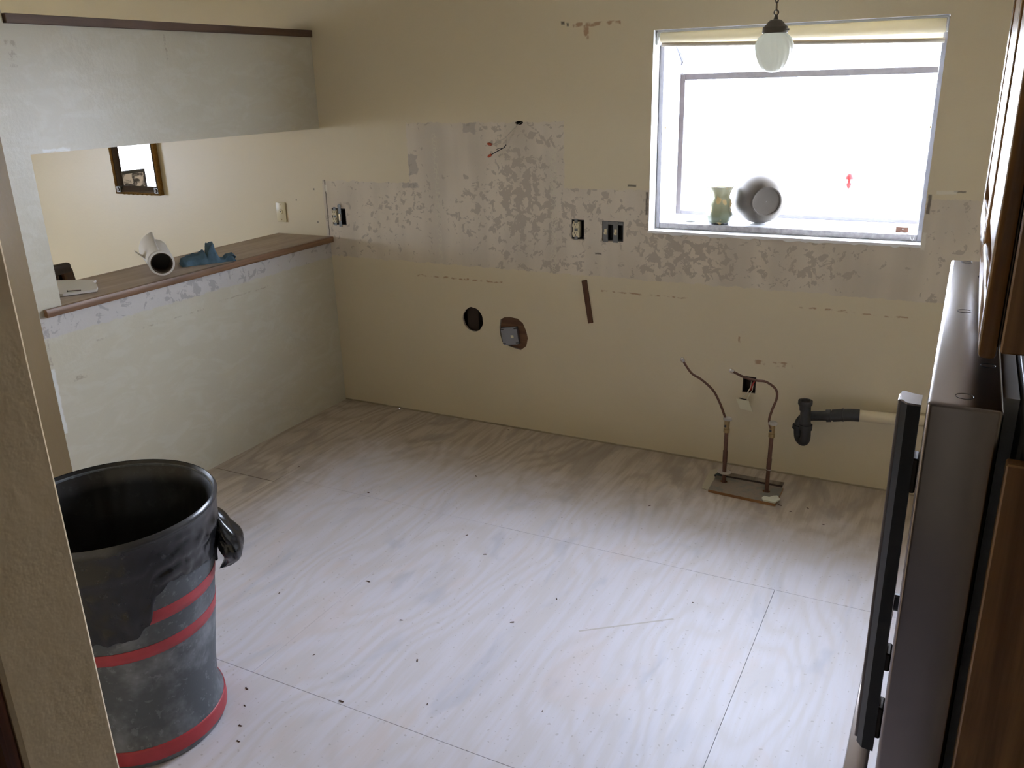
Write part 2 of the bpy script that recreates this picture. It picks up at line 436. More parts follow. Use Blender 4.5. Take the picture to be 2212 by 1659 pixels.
# ragged white paint lip below the window opening
mb = MB(); pts = []
rnd = random.Random(4)
for i in range(60):
    pts.append((WX0-.004+i*(WX1-WX0+.008)/59, WZ0-.006-.008*rnd.random()**2))
poly = pts+[(WX1+.004, WZ0+.004), (WX0-.004, WZ0+.004)]
mb.prism(poly, -.004, .002, lambda u, v, d: (u, d, v))
struct('paint_lip', mb, M_white, 'ragged white paint edge', parent=wb)

mb = MB()
LP = [(-1.75, 0), (0, 0), (0, .927), (-1.65, .927), (-1.65, 1.527), (0, 1.527), (0, 1.975), (-1.65, 1.975), (-1.65, 2.44), (-1.75, 2.44)]
mb.prism(LP, -.15, 0, lambda u, v, d: (d, u, v))
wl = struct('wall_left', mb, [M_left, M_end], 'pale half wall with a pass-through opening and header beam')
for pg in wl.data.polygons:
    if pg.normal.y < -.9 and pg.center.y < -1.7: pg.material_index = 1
struct('trim_1', MB().box(-.165, .014, -1.647, -.001, 1.975, 2.008, .002), M_dusty, 'dark wood cap board on the header beam')
struct('wall_near', MB().box(-4.1, 2.22, -3.308, -3.20, 0, 2.44, .004), M_post, 'tan painted wall end beside the doorway')
struct('wall_near_right', MB().box(3.30, 3.8, -3.308, -3.20, 0, 2.44), M_cream, 'cream wall right of the doorway')
struct('wall_right', MB().box(3.80, 3.92, -6.1, .12, 0, 2.44), M_cream, 'cream wall behind the refrigerator')
struct('trim_2', MB().box(2.12, 2.216, -3.324, -3.3085, 0, 2.10, .003), M_redwood, 'dark reddish wood door casing')
struct('wall_hall_left', MB().box(.9, 1.0, -6.1, -3.31, 0, 2.44), M_cream)
struct('wall_hall_end', MB().box(.9, 3.92, -6.1, -6.0, 0, 2.44), M_cream)
# dining room wall with its window
DY0, DY1, DZ0, DZ1 = -2.64, -1.78, .50, 1.58
mb = MB(); o2 = rect(-3.31, .12, 0, 2.44); w2 = rect(DY0, DY1, DZ0, DZ1)
for xx in (-4.1, -4.0):
    co, _, tri = cdt(o2, [w2]); mb.add([(xx, u, v) for u, v in co], tri)
for lp in (o2, w2):
    mb.add([(-4.1, u, v) for u, v in lp]+[(-4.0, u, v) for u, v in lp], [[j, (j+1) % 4, 4+(j+1) % 4, 4+j] for j in range(4)])
struct('wall_dining_left', mb, M_cream, 'cream dining room wall with a wide window')

# ------------------------------------------------------------------ windows
def glass_mat(name):
    m = bpy.data.materials.new(name); m.use_nodes = True; t = m.node_tree
    t.nodes.remove(t.nodes['Principled BSDF'])
    tr = t.nodes.new('ShaderNodeBsdfTransparent'); tr.inputs[0].default_value = (.95, .97, .97, 1)
    gl = t.nodes.new('ShaderNodeBsdfGlossy'); gl.inputs['Roughness'].default_value = .02
    lw = t.nodes.new('ShaderNodeLayerWeight'); lw.inputs[0].default_value = .5
    pw = t.nodes.new('ShaderNodeMath'); pw.operation = 'POWER'; t.links.new(lw.outputs['Facing'], pw.inputs[0]); pw.inputs[1].default_value = 5
    ma = t.nodes.new('ShaderNodeMath'); ma.operation = 'MULTIPLY_ADD'; t.links.new(pw.outputs[0], ma.inputs[0]); ma.inputs[1].default_value = .7; ma.inputs[2].default_value = .04
    mx = t.nodes.new('ShaderNodeMixShader'); t.links.new(ma.outputs[0], mx.inputs[0])
    t.links.new(tr.outputs[0], mx.inputs[1]); t.links.new(gl.outputs[0], mx.inputs[2])
    t.links.new(mx.outputs[0], t.nodes['Material Output'].inputs[0])
    return m
M_glass = glass_mat('window_glass')
M_dirtyalu = plain('weathered_aluminium', (.33, .31, .31), .6, .3, var=.35, vs=45)
w1 = bpy.data.objects.new('window_1', None); COL.objects.link(w1); w1.location = (2.389, .1, 1.09)
tag(w1, 'projecting garden window over the missing sink', kind='structure')
FY = .40; FZ = 1.745
def wp(name, mb, m=M_alu, sm=None): return obj(name, mb, m, w1, sm)
wp('frame_bar', MB().box(1.830, 1.850, .088, .116, 1.079, 1.918, .002))
wp('frame_bar', MB().box(2.928, 2.947, .088, .116, 1.079, 1.918, .002))
wp('frame_bar', MB().box(1.850, 2.928, .088, .116, 1.079, 1.104, .002), M_dirtyalu)
wp('frame_bar', MB().box(1.850, 2.928, .088, .116, 1.898, 1.918, .002))
wp('corner_post', MB().box(1.836, 1.862, FY-.026, FY, 1.104, FZ, .002))
wp('corner_post', MB().box(2.916, 2.942, FY-.026, FY, 1.104, FZ, .002))
wp('front_rail', MB().box(1.862, 2.916, FY-.026, FY, FZ-.028, FZ, .002))
wp('front_rail', MB().box(1.862, 2.916, FY-.026, FY, 1.104, 1.122, .002))
for xx in (1.836, 2.924):
    mb = MB(); mb.prism([(.116, 1.888), (.116, 1.910), (FY, FZ+.002), (FY, FZ-.02)], xx, xx+.018, lambda u, v, d: (d, u, v)); wp('slope_rail', mb)
wp('window_shelf', MB().box(1.830, 2.947, .117, FY+.01, 1.079, 1.1, .002), M_white)
mb = MB(); mb.prism([(.117, 1.104), (FY-.01, 1.104), (FY-.01, FZ-.005), (.117, 1.888)], 1.842, 1.846, lambda u, v, d: (d, u, v)); wp('pane', mb, M_glass)
mb = MB(); mb.prism([(.117, 1.104), (FY-.01, 1.104), (FY-.01, FZ-.005), (.117, 1.888)], 2.932, 2.936, lambda u, v, d: (d, u, v)); wp('pane', mb, M_glass)
wp('pane', MB().box(1.862, 2.916, FY-.014, FY-.010, 1.122, FZ-.028), M_glass)
mb = MB(); mb.prism([(.117, 1.896), (.117, 1.900), (FY-.005, FZ-.004), (FY-.005, FZ-.008)], 1.856, 2.922, lambda u, v, d: (d, u, v)); wp('pane', mb, M_glass)
mb = MB(); mb.tube([(1.868, .17, 1.885), (1.876, .27, 1.80)], .008, 6); mb.tube([(1.876, .27, 1.80), (1.872, .275, 1.782)], .005, 6); wp('vent_arm', mb, plain('arm_steel', (.12, .12, .15), .5, .5))
for xx in (1.853, 2.925): wp('latch', MB().box(xx-.004, xx+.004, .118, .150, 1.515, 1.525, .002), plain('brass_latch', (.5, .32, .12), .4, .8))
w2 = bpy.data.objects.new('window_2', None); COL.objects.link(w2); w2.location = (-4.05, -2, .5)
tag(w2, 'wide bright window of the dining room', kind='structure')
for a in ((DY0, DY0+.04, DZ0, DZ1), (DY1-.04, DY1, DZ0, DZ1), (DY0+.04, DY1-.04, DZ0, DZ0+.04), (DY0+.04, DY1-.04, DZ1-.04, DZ1)):
    obj('frame_bar', MB().box(-4.07, -4.03, a[0], a[1], a[2], a[3], .003), M_white, w2)
obj('pane', MB().box(-4.052, -4.048, DY0+.04, DY1-.04, DZ0+.04, DZ1-.04), M_glass, w2)
obj('window_sill', MB().box(-4.03, -3.84, DY0-.05, DY1+.05, DZ0-.03, DZ0, .004), M_white, w2)
#@@OBJECTS
# ------------------------------------------------------------------ object materials
def brushed(name, c, rough=.28, axis='y'):
    n = NT(name)
    f = n.noise(1.0, 2, .5, n.scale(n.P, *{'y': (9, 1, 9), 'z': (9, 9, 1)}[axis]))
    return n.fin(n.mix(f, tuple(k*.9 for k in c), c), rough, 1.0)
M_steel = brushed('brushed_stainless', (.31, .265, .245), .25, 'y')
M_steel_z = brushed('brushed_stainless_side', (.27, .225, .205), .30, 'z')
M_pot = plain('pot_steel', (.095, .080, .064), .5, .2, var=.06, spec=.2)
M_chrome = plain('chrome', (.75, .74, .72), .15, 1.0, var=.02)
M_black = plain('black_plastic', (.012, .012, .013), .35, var=.2)
M_abs = plain('black_drain_plastic', (.022, .022, .024), .5, var=.2, vs=30)
M_copper = plain('aged_copper', (.135, .066, .046), .45, .45, var=.18, vs=40)
M_brass = plain('dull_brass', (.34, .24, .11), .5, .6, var=.15)
M_ivory = plain('ivory_plastic', (.72, .64, .43), .35, var=.03)
M_galv = plain('galvanised_steel', (.20, .21, .215), .5, .6, var=.15, vs=60)
M_paper = plain('white_paper', (.78, .75, .70), .8, var=.03, bump=.1, bs=30)
M_card = plain('cardboard_core_shaded', (.10, .07, .045), .9)  # card colour darkened so the hollow of the roll looks shaded
M_rag = plain('blue_cloth', (.085, .155, .215), .95, var=.15, vs=40, bump=.3, bs=300)
M_gold = plain('antique_gold', (.30, .17, .05), .38, .75, var=.35, vs=60)
M_bronze = plain('dark_bronze', (.05, .032, .02), .4, .4, var=.25, vs=60)
M_mirror = plain('mirror_silver', (.92, .93, .93), .0, 1.0, var=.0)
M_tape = plain('red_tape', (.38, .035, .045), .45, var=.15, vs=20)
def opal():
    n = NT('opal_glass'); n.fin((.80, .80, .74), .25)
    t = n.t; tl = t.nodes.new('ShaderNodeBsdfTranslucent'); tl.inputs[0].default_value = (.80, .80, .72, 1)
    mx = t.nodes.new('ShaderNodeMixShader'); mx.inputs[0].default_value = .35
    t.links.new(n.b.outputs[0], mx.inputs[1]); t.links.new(tl.outputs[0], mx.inputs[2])
    t.links.new(mx.outputs[0], t.nodes['Material Output'].inputs[0]); return n.mat
def thin_cloth(name, c, k=.5):
    n = NT(name); n.fin(c, .8)
    t = n.t; tl = t.nodes.new('ShaderNodeBsdfTranslucent'); tl.inputs[0].default_value = (*c, 1)
    mx = t.nodes.new('ShaderNodeMixShader'); mx.inputs[0].default_value = k
    t.links.new(n.b.outputs[0], mx.inputs[1]); t.links.new(tl.outputs[0], mx.inputs[2])
    t.links.new(mx.outputs[0], t.nodes['Material Output'].inputs[0]); return n.mat
def dusty(name, c, dust, lo=.5, hi=.72, amt=.5, rough=.5, scale=7, top=None):
    n = NT(name)
    f = n.step(n.noise(scale, 4, .65), lo, hi)
    f2 = n.step(n.noise(45, 3, .7), .58, .66)
    col = n.mix(n.m('MULTIPLY', f, amt), c, dust)
    col = n.mix(n.m('MULTIPLY', f2, amt*.5), col, dust)
    if top: col = n.mix(n.m('MULTIPLY', n.step(n.z, top-.02, top), .6), col, dust)
    return n.fin(col, rough)
M_can = dusty('grey_can_plastic', (.075, .085, .095), (.30, .32, .35), .45, .75, .6, .55)
M_bag = dusty('black_bag_film', (.006, .006, .007), (.07, .07, .074), .56, .78, .42, .25, 9, .702)
M_bagin = dusty('black_bag_film_inside', (.010, .010, .010), (.05, .05, .052), .5, .75, .5, .35, 6)

# ------------------------------------------------------------------ ledge and what lies on it
LZ = .957
lg = thing('pass_through_ledge', (-.17, -.86, .927), 'long brown wooden ledge board on top of the half wall', 'ledge')
obj('ledge_board', MB().box(-.37, .003, -1.649, -.001, .927, LZ, .001), M_dustwood, lg)
mb = MB(); mb.prism([(.0035, .927), (.022, .927), (.0235, .932), (.0235, LZ-.006), (.0215, LZ), (.0035, LZ)], -1.73, -.001, lambda u, v, d: (u, d, v))
obj('front_nosing', mb, M_ledge, lg, 40)

# paper roll
c0 = Vector((-.055, -1.100, LZ+.056)); ax = Vector((-.335, .255, 0)).normalized(); L = .36
side = Vector((-ax.y, ax.x, 0)); up = Vector((0, 0, 1))
rot = Matrix((side, up, ax)).transposed().to_4x4(); rot.translation = c0
root = thing('paper_roll', (c0.x, c0.y, LZ), 'white paper roll with torn edge and dark hollow core lying on the ledge', 'paper roll')
mb = MB(); mb.lathe([(.0465, 0), (.0548, 0), (.0555, .004), (.0555, L-.004), (.0548, L), (.0465, L)], 40, rot)
obj('paper_winding', mb, M_paper, root, 40)
mb = MB(); mb.lathe([(.0465, .001), (.0425, .001), (.0425, L-.001), (.0465, L-.001)], 36, rot)
obj('core_tube', mb, M_card, root, 40)
obj('core_shade_disc', MB().cyl(c0+ax*.10, c0+ax*.104, .0425, n=24), M_black, root)  # black disc in the open tube stands for the shade inside
def flap(u, v):       # torn loose sheet lifting off the winding, its ragged edge on top
    a = R(88)-u*R(95); lift = .034*v**1.5*(1-.55*u)
    jag = .0025*(1 if int(v*40) % 2 else -1)*(1 if u < .05 else 0)
    return rot @ Vector(((.0566+lift)*math.cos(a)-jag, (.0566+lift)*math.sin(a), .012+v*(L-.01-.05*u)))
o = obj('torn_sheet', MB().grid(flap, 14, 41), M_paper, root, 180, recalc=False)
o.modifiers.new('thickness', 'SOLIDIFY').thickness = .001
def tongue(u, v):
    a = R(8)+u*R(14); r = .0560+.050*u
    return rot @ Vector((r*math.cos(a), r*math.sin(a), .10+.10*v*(1-.5*u)+.04*u))
o = obj('torn_sheet', MB().grid(tongue, 8, 10), M_paper, root, 180, recalc=False)
o.modifiers.new('thickness', 'SOLIDIFY').thickness = .001

# blue rag
s0 = Vector((-.135, -.93, LZ)); sd = Vector((.105, .165, 0)).normalized(); sw = Vector((-.84, .54, 0))
def ribbon(pts, depth, seed):
    def fn(u, v):
        k = u*(len(pts)-1); i = min(int(k), len(pts)-2); t = k-i; t = t*t*(3-2*t)
        s = pts[i][0]*(1-t)+pts[i+1][0]*t; z = pts[i][1]*(1-t)+pts[i+1][1]*t
        w = mnoise.noise(Vector((s*18+seed, v*3, seed)))
        return s0+sd*(s+.006*w)+sw*(depth*(v-.1)+.008*w)+Vector((0, 0, max(.002, z*(1-.25*abs(v-.4))+.006*w)))
    return MB().grid(fn, 34, 12)
rag = thing('cleaning_rag', s0, 'crumpled dark blue cloth rag lying beside the paper roll', 'rag')
RH = [(-.012, .0), (-.004, .034), (.030, .042), (.070, .050), (.098, .060), (.108, .040), (.116, .088), (.146, .092), (.154, .050), (.166, .020), (.185, .014), (.205, .030), (.226, .028), (.236, .0)]
def heap(u, v):
    s_ = -.012+.248*u
    for (a0, h0), (a1, h1) in zip(RH, RH[1:]):
        if a0 <= s_ <= a1+1e-9: t = (s_-a0)/(a1-a0); h = h0+(h1-h0)*t*t*(3-2*t); break
    w = mnoise.noise(Vector((s_*30, v*4, 2.0))); w2 = mnoise.noise(Vector((s_*70, v*9, 7.0)))
    dep = .10*(1-.45*max(0, (s_-.15)/.09))
    return s0+sd*(s_+.018+.010*w*(v-.5))+sw*(dep*(v-.15)+.010*w+.004*w2)+Vector((0, 0, .001+h*max(0, math.sin(math.pi*min(1, v*1.0)))**.35*(1+.18*w+.12*w2)))
obj('cloth_heap', MB().grid(heap, 60, 26), M_rag, rag, 180, recalc=False)
o = obj('cloth_fold', ribbon([(.165, .012), (.185, .006), (.205, .012), (.222, .030), (.244, .032), (.254, .020), (.244, .008), (.226, .003)], .07, 5.0), M_rag, rag, 180, recalc=False)
m = o.modifiers.new('thickness', 'SOLIDIFY'); m.thickness = .0025; m.offset = 1

# torn board scrap and nail
mb = MB()
brd = [(-.45, -1.42), (-.366, -1.377), (-.224, -1.315), (-.213, -1.330), (-.196, -1.352), (-.150, -1.372), (-.100, -1.405), (-.055, -1.445), (-.118, -1.555), (-.20, -1.60), (-.45, -1.60)]
mb.prism(brd, LZ+.004, LZ+.014, lambda u, v, d: (u, v, d))
mb.box(-.40, -.16, -1.56, -1.42, LZ, LZ+.0045)
tag(obj('board_scrap', mb, M_paper), 'torn off-white strip of board lying at the end of the ledge', 'board scrap')
a = Vector((-.128, -1.524, LZ+.0175)); b = Vector((-.094, -1.488, LZ+.0165))
nail = thing('nail', (-.128, -1.524, LZ+.0142), 'dark nail lying on the torn white board scrap', 'nail')
obj('nail_shank', MB().cyl(a, b, .0022, .0016, 8), M_bronze, nail, 40)
obj('nail_head', MB().cyl(a, a+(a-b).normalized()*.002, .0042, n=10), M_bronze, nail, 40)

# ------------------------------------------------------------------ dining room: chair, mirror, picture
ch = thing('dining_chair', (-.70, -1.45, 0), 'dark brown wooden chair seen behind the ledge', 'chair')
M_chair = wood('dark_chair_wood', (.07, .032, .012), (.15, .075, .030), 'z', .4)
def bar(name, a, b, w, t, m=M_chair, par=ch):
    a = Vector(a); b = Vector(b); d = (b-a); Lb = d.length; d.normalize()
    s_ = Vector((0, 1, 0)); s_ = (s_-d*s_.dot(d)).normalized() if abs(d.y) < .9 else Vector((1, 0, 0)); n_ = d.cross(s_)
    M4 = Matrix((s_, n_, d)).transposed().to_4x4(); M4.translation = a
    return obj(name, MB().box(-w/2, w/2, -t/2, t/2, 0, Lb, min(w, t)*.15, mat=M4), m, par, 40)
bar('back_post', (-.50, -1.255, .985), (-.52, -1.175, .45), .048, .03)
bar('back_post', (-.50, -1.665, .985), (-.52, -1.745, .45), .048, .03)
mb = MB(); mb.box(-.518, -.482, -1.70, -1.235, .968, 1.015, .012, 2); obj('top_rail', mb, M_bronze, ch, 40)
bar('back_splat', (-.502, -1.325, .968), (-.52, -1.31, .47), .05, .014)
bar('back_splat', (-.502, -1.46, .968), (-.52, -1.46, .47), .05, .014)
bar('back_splat', (-.502, -1.595, .968), (-.52, -1.61, .47), .05, .014)
obj('seat', MB().box(-.98, -.50, -1.72, -1.20, .42, .46, .01, 2), M_chair, ch, 40)
obj('back_pad', MB().box(-.535, -.522, -1.69, -1.225, .50, .965, .005), M_black, ch, 40)
for lx in (-.94, -.54):
    for ly in (-1.68, -1.24): bar('leg', (lx, ly, 0), (lx, ly, .42), .04, .04)

mx0, mx1, mz0, mz1 = -1.632, -1.243, 1.140, 1.72
mr = thing('wall_mirror', ((mx0+mx1)/2, -.001, mz0), 'mirror in an ornate dark gold frame hanging on the cream wall', 'mirror')
def frame_loop(mb, prof, x0, x1, z0, z1, wavy=0):
    cs = [(x0, z0, 1, 1), (x1, z0, -1, 1), (x1, z1, -1, -1), (x0, z1, 1, -1)]
    V = []; k = len(prof)
    for (cx, cz, sx, sz) in cs:
        for (w, d) in prof: V.append((cx+sx*w, -d, cz+sz*w))
    F = [[i*k+j, i*k+j+1, ((i+1) % 4)*k+j+1, ((i+1) % 4)*k+j] for i in range(4) for j in range(k-1)]
    mb.add(V, F); return mb
obj('outer_moulding', frame_loop(MB(), [(0, .001), (0, .030), (.006, .036), (.012, .030), (.014, .024)], mx0, mx1, mz0, mz1), M_gold, mr, 40)
obj('inner_moulding', frame_loop(MB(), [(.014, .001), (.014, .022), (.022, .027), (.034, .020), (.046, .012), (.05, .006), (.05, .001)], mx0, mx1, mz0, mz1), M_bronze, mr, 40)
for (sx, x) in ((1, mx0), (-1, mx1)):
    for (sz, z) in ((1, mz0), (-1, mz1)):
        cb = obj('corner_block', MB().box(x+sx*.010 if sx > 0 else x-.048, x+.048 if sx > 0 else x-.010, -.034, -.004, z+.010 if sz > 0 else z-.048, z+.048 if sz > 0 else z-.010, .003), plain('corner_grey', (.16, .16, .15), .4, .4), mr, 40)
        obj('rosette', MB().cyl((x+sx*.029, -.033, z+sz*.029), (x+sx*.029, -.039, z+sz*.029), .013, .010, 14), M_bronze, cb, 40)
for i in range(7):
    x = mx0+.075+i*(mx1-mx0-.15)/6
    obj('gilt_bead', MB().lathe([(.001, -.006), (.010, -.003), (.012, 0), (.010, .003), (.001, .006)], 10, Matrix.Translation((x, -.030, mz0+.004))), M_gold, mr, 60)
obj('mirror_glass', MB().box(mx0+.048, mx1-.048, -.006, -.003, mz0+.048, mz1-.048), M_mirror, mr)

pc = thing('framed_picture', (-3.90, -2.03, .50), 'framed black and white picture standing on the dining window sill', 'picture')
obj('picture_frame', MB().box(-3.925, -3.905, -2.13, -1.80, .50, 1.05, .004), M_black, pc)
def art():
    n = NT('abstract_print'); f = n.noise(11, 3, .6, None, .8)
    return n.fin(n.mix(n.step(f, .42, .58), (.05, .04, .045), (.75, .68, .66)), .5)
obj('print', MB().box(-3.904, -3.902, -2.10, -1.83, .53, 1.02), art(), pc)

sp_ = thing('wall_switch', (-.327, -.001, 1.022), 'beige switch plate on the wall above the ledge', 'switch plate')
obj('plate', MB().box(-.361, -.293, -.007, -.0005, 1.021, 1.131, .003, 2), M_ivory, sp_, 40)
obj('dial', MB().cyl((-.327, -.007, 1.080), (-.327, -.011, 1.080), .014, .012, 20), M_ivory, sp_, 40)
obj('keyhole', MB().cyl((-.327, -.0105, 1.080), (-.327, -.0125, 1.080), .004, n=10), M_black, sp_)
for z in (1.035, 1.117): obj('screw', MB().cyl((-.327, -.007, z), (-.327, -.008, z), .003, n=10), M_brass, sp_)

# ------------------------------------------------------------------ electrical boxes in the back wall
def gang_box(name, x0, x1, z0, z1, label, m=None):
    b = thing(name, ((x0+x1)/2, 0, z0), label, 'electrical box')
    t = .0015; d = .058; mb = MB()
    x0 += .002; x1 -= .002; z0 += .002; z1 -= .002
    mb.box(x0, x0+t, .002, d, z0, z1); mb.box(x1-t, x1, .002, d, z0, z1); mb.box(x0+t, x1-t, .002, d, z0, z0+t); mb.box(x0+t, x1-t, .002, d, z1-t, z1); mb.box(x0+t, x1-t, d-t, d, z0+t, z1-t)
    obj('box_shell', mb, m or M_black, b)
    return b
def receptacle(b, cx, cz, y=-.004, w=.033, h=.074):
    r_ = obj('strap', MB().box(cx-.008, cx+.008, y+.002, y+.0035, cz-.050, cz+.050, .0006), M_galv, b)
    body = obj('receptacle_body', MB().box(cx-w/2, cx+w/2, y+.003, y+.030, cz-h/2, cz+h/2, .002), M_ivory, b, 40)
    for s in (-1, 1):
        z = cz+s*h*.26
        f = obj('socket_face', MB().prism([(cx+w*.5*math.cos(q)*1.0, z+max(-.0125, min(.0125, .0175*math.sin(q)))) for q in [2*math.pi*i/24 for i in range(24)]], y-.004, y+.003, lambda u, v, d: (u, d, v)), M_ivory, b, 40)
        for sx in (-1, 1): obj('slot', MB().box(cx+sx*.0065-.0011, cx+sx*.0065+.0011, y-.0045, y-.003, z+.0005, z+.009), M_black, f)
        obj('ground_hole', MB().cyl((cx, y-.0045, z-.0065), (cx, y-.003, z-.0065), .0025, n=10), M_black, f)
def switch(b, cx, cz, w=.024, y=-.003, tog=True, h=.098):
    st = obj('switch_strap', MB().box(cx-w/2, cx+w/2, y, y+.002, cz-h/2, cz+h/2, .0006), M_galv, b)
    if tog:
        obj('toggle_collar', MB().box(cx-.006, cx+.006, y-.002, y, cz-.014, cz+.012, .001), M_ivory, st)
        obj('toggle', MB().box(cx-.0045, cx+.0045, y-.012, y-.001, cz-.010, cz-.001, .0015), M_ivory, st)
    obj('switch_body', MB().box(cx-w/2+.001, cx+w/2-.001, y+.002, y+.03, cz-.033, cz+.033), M_black, b)
b1 = gang_box('electrical_box', .030, .122, 1.024, 1.112, 'open electrical box with outlet and switch beside the ledge corner')
receptacle(b1, .048, 1.068, -.003, .028, .074); switch(b1, .086, 1.068, .020, -.006, False, .108)
obj('ear_tab', MB().cyl((.086, -.0065, 1.124), (.086, -.0045, 1.124), .011, n=14), M_galv, b1)
obj('connector_clip', MB().box(.079, .093, -.010, -.006, 1.045, 1.085, .002), M_chrome, b1)
b2 = gang_box('electrical_box', 1.450, 1.513, 1.022, 1.114, 'open electrical box with an ivory duplex outlet')
receptacle(b2, 1.473, 1.068, -.004, .034, .074)
b3 = gang_box('electrical_box', 1.604, 1.708, 1.022, 1.114, 'grey metal double box with two switches next to the window', M_galv)
switch(b3, 1.622, 1.066); switch(b3, 1.671, 1.066)
obj('cover_bridge', MB().box(1.606, 1.706, -.001, .001, 1.098, 1.112), M_galv, b3)
obj('box_dark_back', MB().box(1.608, 1.704, .030, .032, 1.027, 1.096), M_black, b3)
b4 = gang_box('electrical_box', 2.292, 2.351, .370, .448, 'open outlet box with dangling wires low on the wall', M_bronze)
M_wire = plain('white_wire', (.62, .58, .48), .5); M_redw = plain('red_wire', (.35, .03, .02), .5)
obj('white_wire', MB().tube([(2.325, .03, .42), (2.330, -.005, .40), (2.322, -.03, .378), (2.305, -.035, .362), (2.298, -.034, .350)], .0022, 6), M_wire, b4, 60)
obj('white_wire', MB().tube([(2.335, .03, .41), (2.338, -.006, .385), (2.332, -.03, .372), (2.326, -.036, .355), (2.326, -.034, .348)], .0022, 6), M_wire, b4, 60)
obj('red_wire', MB().tube([(2.345, .04, .43), (2.343, .0, .425), (2.335, -.006, .405), (2.330, -.004, .385)], .0035, 6), M_redw, b4, 60)
obj('wire_end', MB().tube([(2.290, -.036, .3525), (2.306, -.037, .350), (2.322, -.036, .3495)], .0025, 6), M_black, b4)
mb = MB(); cov = [(2.277, .349), (2.332, .347), (2.352, .297), (2.296, .304)]
mb.prism(cov, -.040, -.035, lambda u, v, d: (u, d+(v-.30)*-.1, v)); obj('hanging_cover', mb, plain('pale_cover', (.76, .72, .54), .4, var=.02), b4)

# junction box in its cut-out, seen with bare wood round it
jb = thing('junction_box', (1.105, 0, .45), 'square grey metal junction box set crooked in a cut hole', 'junction box')
obj('wood_backing', MB().box(1.02, 1.23, .016, .05, .40, .63, .002), M_stud, jb)
T = Matrix.Translation((1.104, 0, .506)) @ Matrix.Rotation(R(-9), 4, 'Y')
q = .046; cpr = .010
poly = [(-q+cpr, -q), (q-cpr, -q), (q, -q+cpr), (q, q-cpr), (q-cpr, q), (-q+cpr, q), (-q, q-cpr), (-q, -q+cpr)]
M_cov = plain('blue_grey_cover', (.28, .29, .33), .5, .35, var=.08)
obj('cover_plate', MB().prism(poly, -.004, -.002, lambda u, v, d: T @ Vector((u, d, v))), M_cov, jb)
obj('box_body', MB().box(-.045, .045, -.002, .0155, -.045, .045, mat=T), M_galv, jb)
for (u, v) in ((-.038, .037), (.038, .037), (-.038, -.037), (.038, -.037)):
    obj('cover_screw', MB().box(u-.008, u+.008, -.0055, -.004, v-.0018, v+.0018, mat=T @ Matrix.Rotation(R(-40 if u*v > 0 else 40), 4, 'Y') if False else T), M_black, jb)
obj('sticker', MB().box(.006, .022, -.0048, -.004, -.010, .004, mat=T), plain('sticker', (.72, .68, .48), .6), jb)

# loose wiring below the cut hole in the scraped area
wr = thing('loose_wires', (1.18, 0, 1.54), 'loose wires with two orange connectors hanging out of the scraped wall', 'wires')
obj('white_wire', MB().tube([(1.183, .03, 1.552), (1.176, -.006, 1.540), (1.150, -.014, 1.495), (1.124, -.020, 1.452)], .0016, 6), plain('dusty_white_wire', (.60, .54, .44), .7), wr, 60)
obj('black_wire', MB().tube([(1.124, -.020, 1.453), (1.114, -.022, 1.440), (1.080, -.024, 1.424), (1.042, -.022, 1.406)], .0024, 6), M_black, wr, 60)
obj('black_wire', MB().tube([(1.106, -.022, 1.436), (1.088, -.030, 1.437), (1.075, -.030, 1.430)], .0014, 6), M_black, wr, 60)
obj('white_wire', MB().tube([(1.176, -.006, 1.540), (1.11, -.012, 1.48), (1.043, -.014, 1.452)], .0013, 6), plain('dusty_white_wire', (.58, .53, .44), .7), wr, 60)
M_nut = plain('orange_connector', (.50, .085, .03), .45)
obj('wire_connector', MB().lathe([(.002, 0), (.0055, .001), (.0068, .012), (.0048, .022), (.002, .023)], 12, Matrix.Translation((1.044, -.022, 1.407)) @ Matrix.Rotation(R(240), 4, 'Y')), M_nut, wr, 40)
obj('wire_connector', MB().lathe([(.002, 0), (.0055, .001), (.0068, .012), (.0048, .022), (.002, .023)], 12, Matrix.Translation((1.042, -.014, 1.452)) @ Matrix.Rotation(R(282), 4, 'Y')), M_nut, wr, 40)

# stud seen inside the round hole
st = obj('wall_stud', MB().box(.84, .905, .03, .115, .45, .72), M_dark, wb)
# thin wood strip tacked to the wall
mb = MB(); mb.prism([(1.503, .826), (1.528, .832), (1.562, .624), (1.538, .618)], -.008, -.0005, lambda u, v, d: (u, d, v))
tag(obj('wood_strip', mb, wood('strip_wood', (.09, .035, .015), (.19, .085, .04), 'z', .6)), 'short slanted dark wood strip tacked below the scraped plaster', 'wood strip')

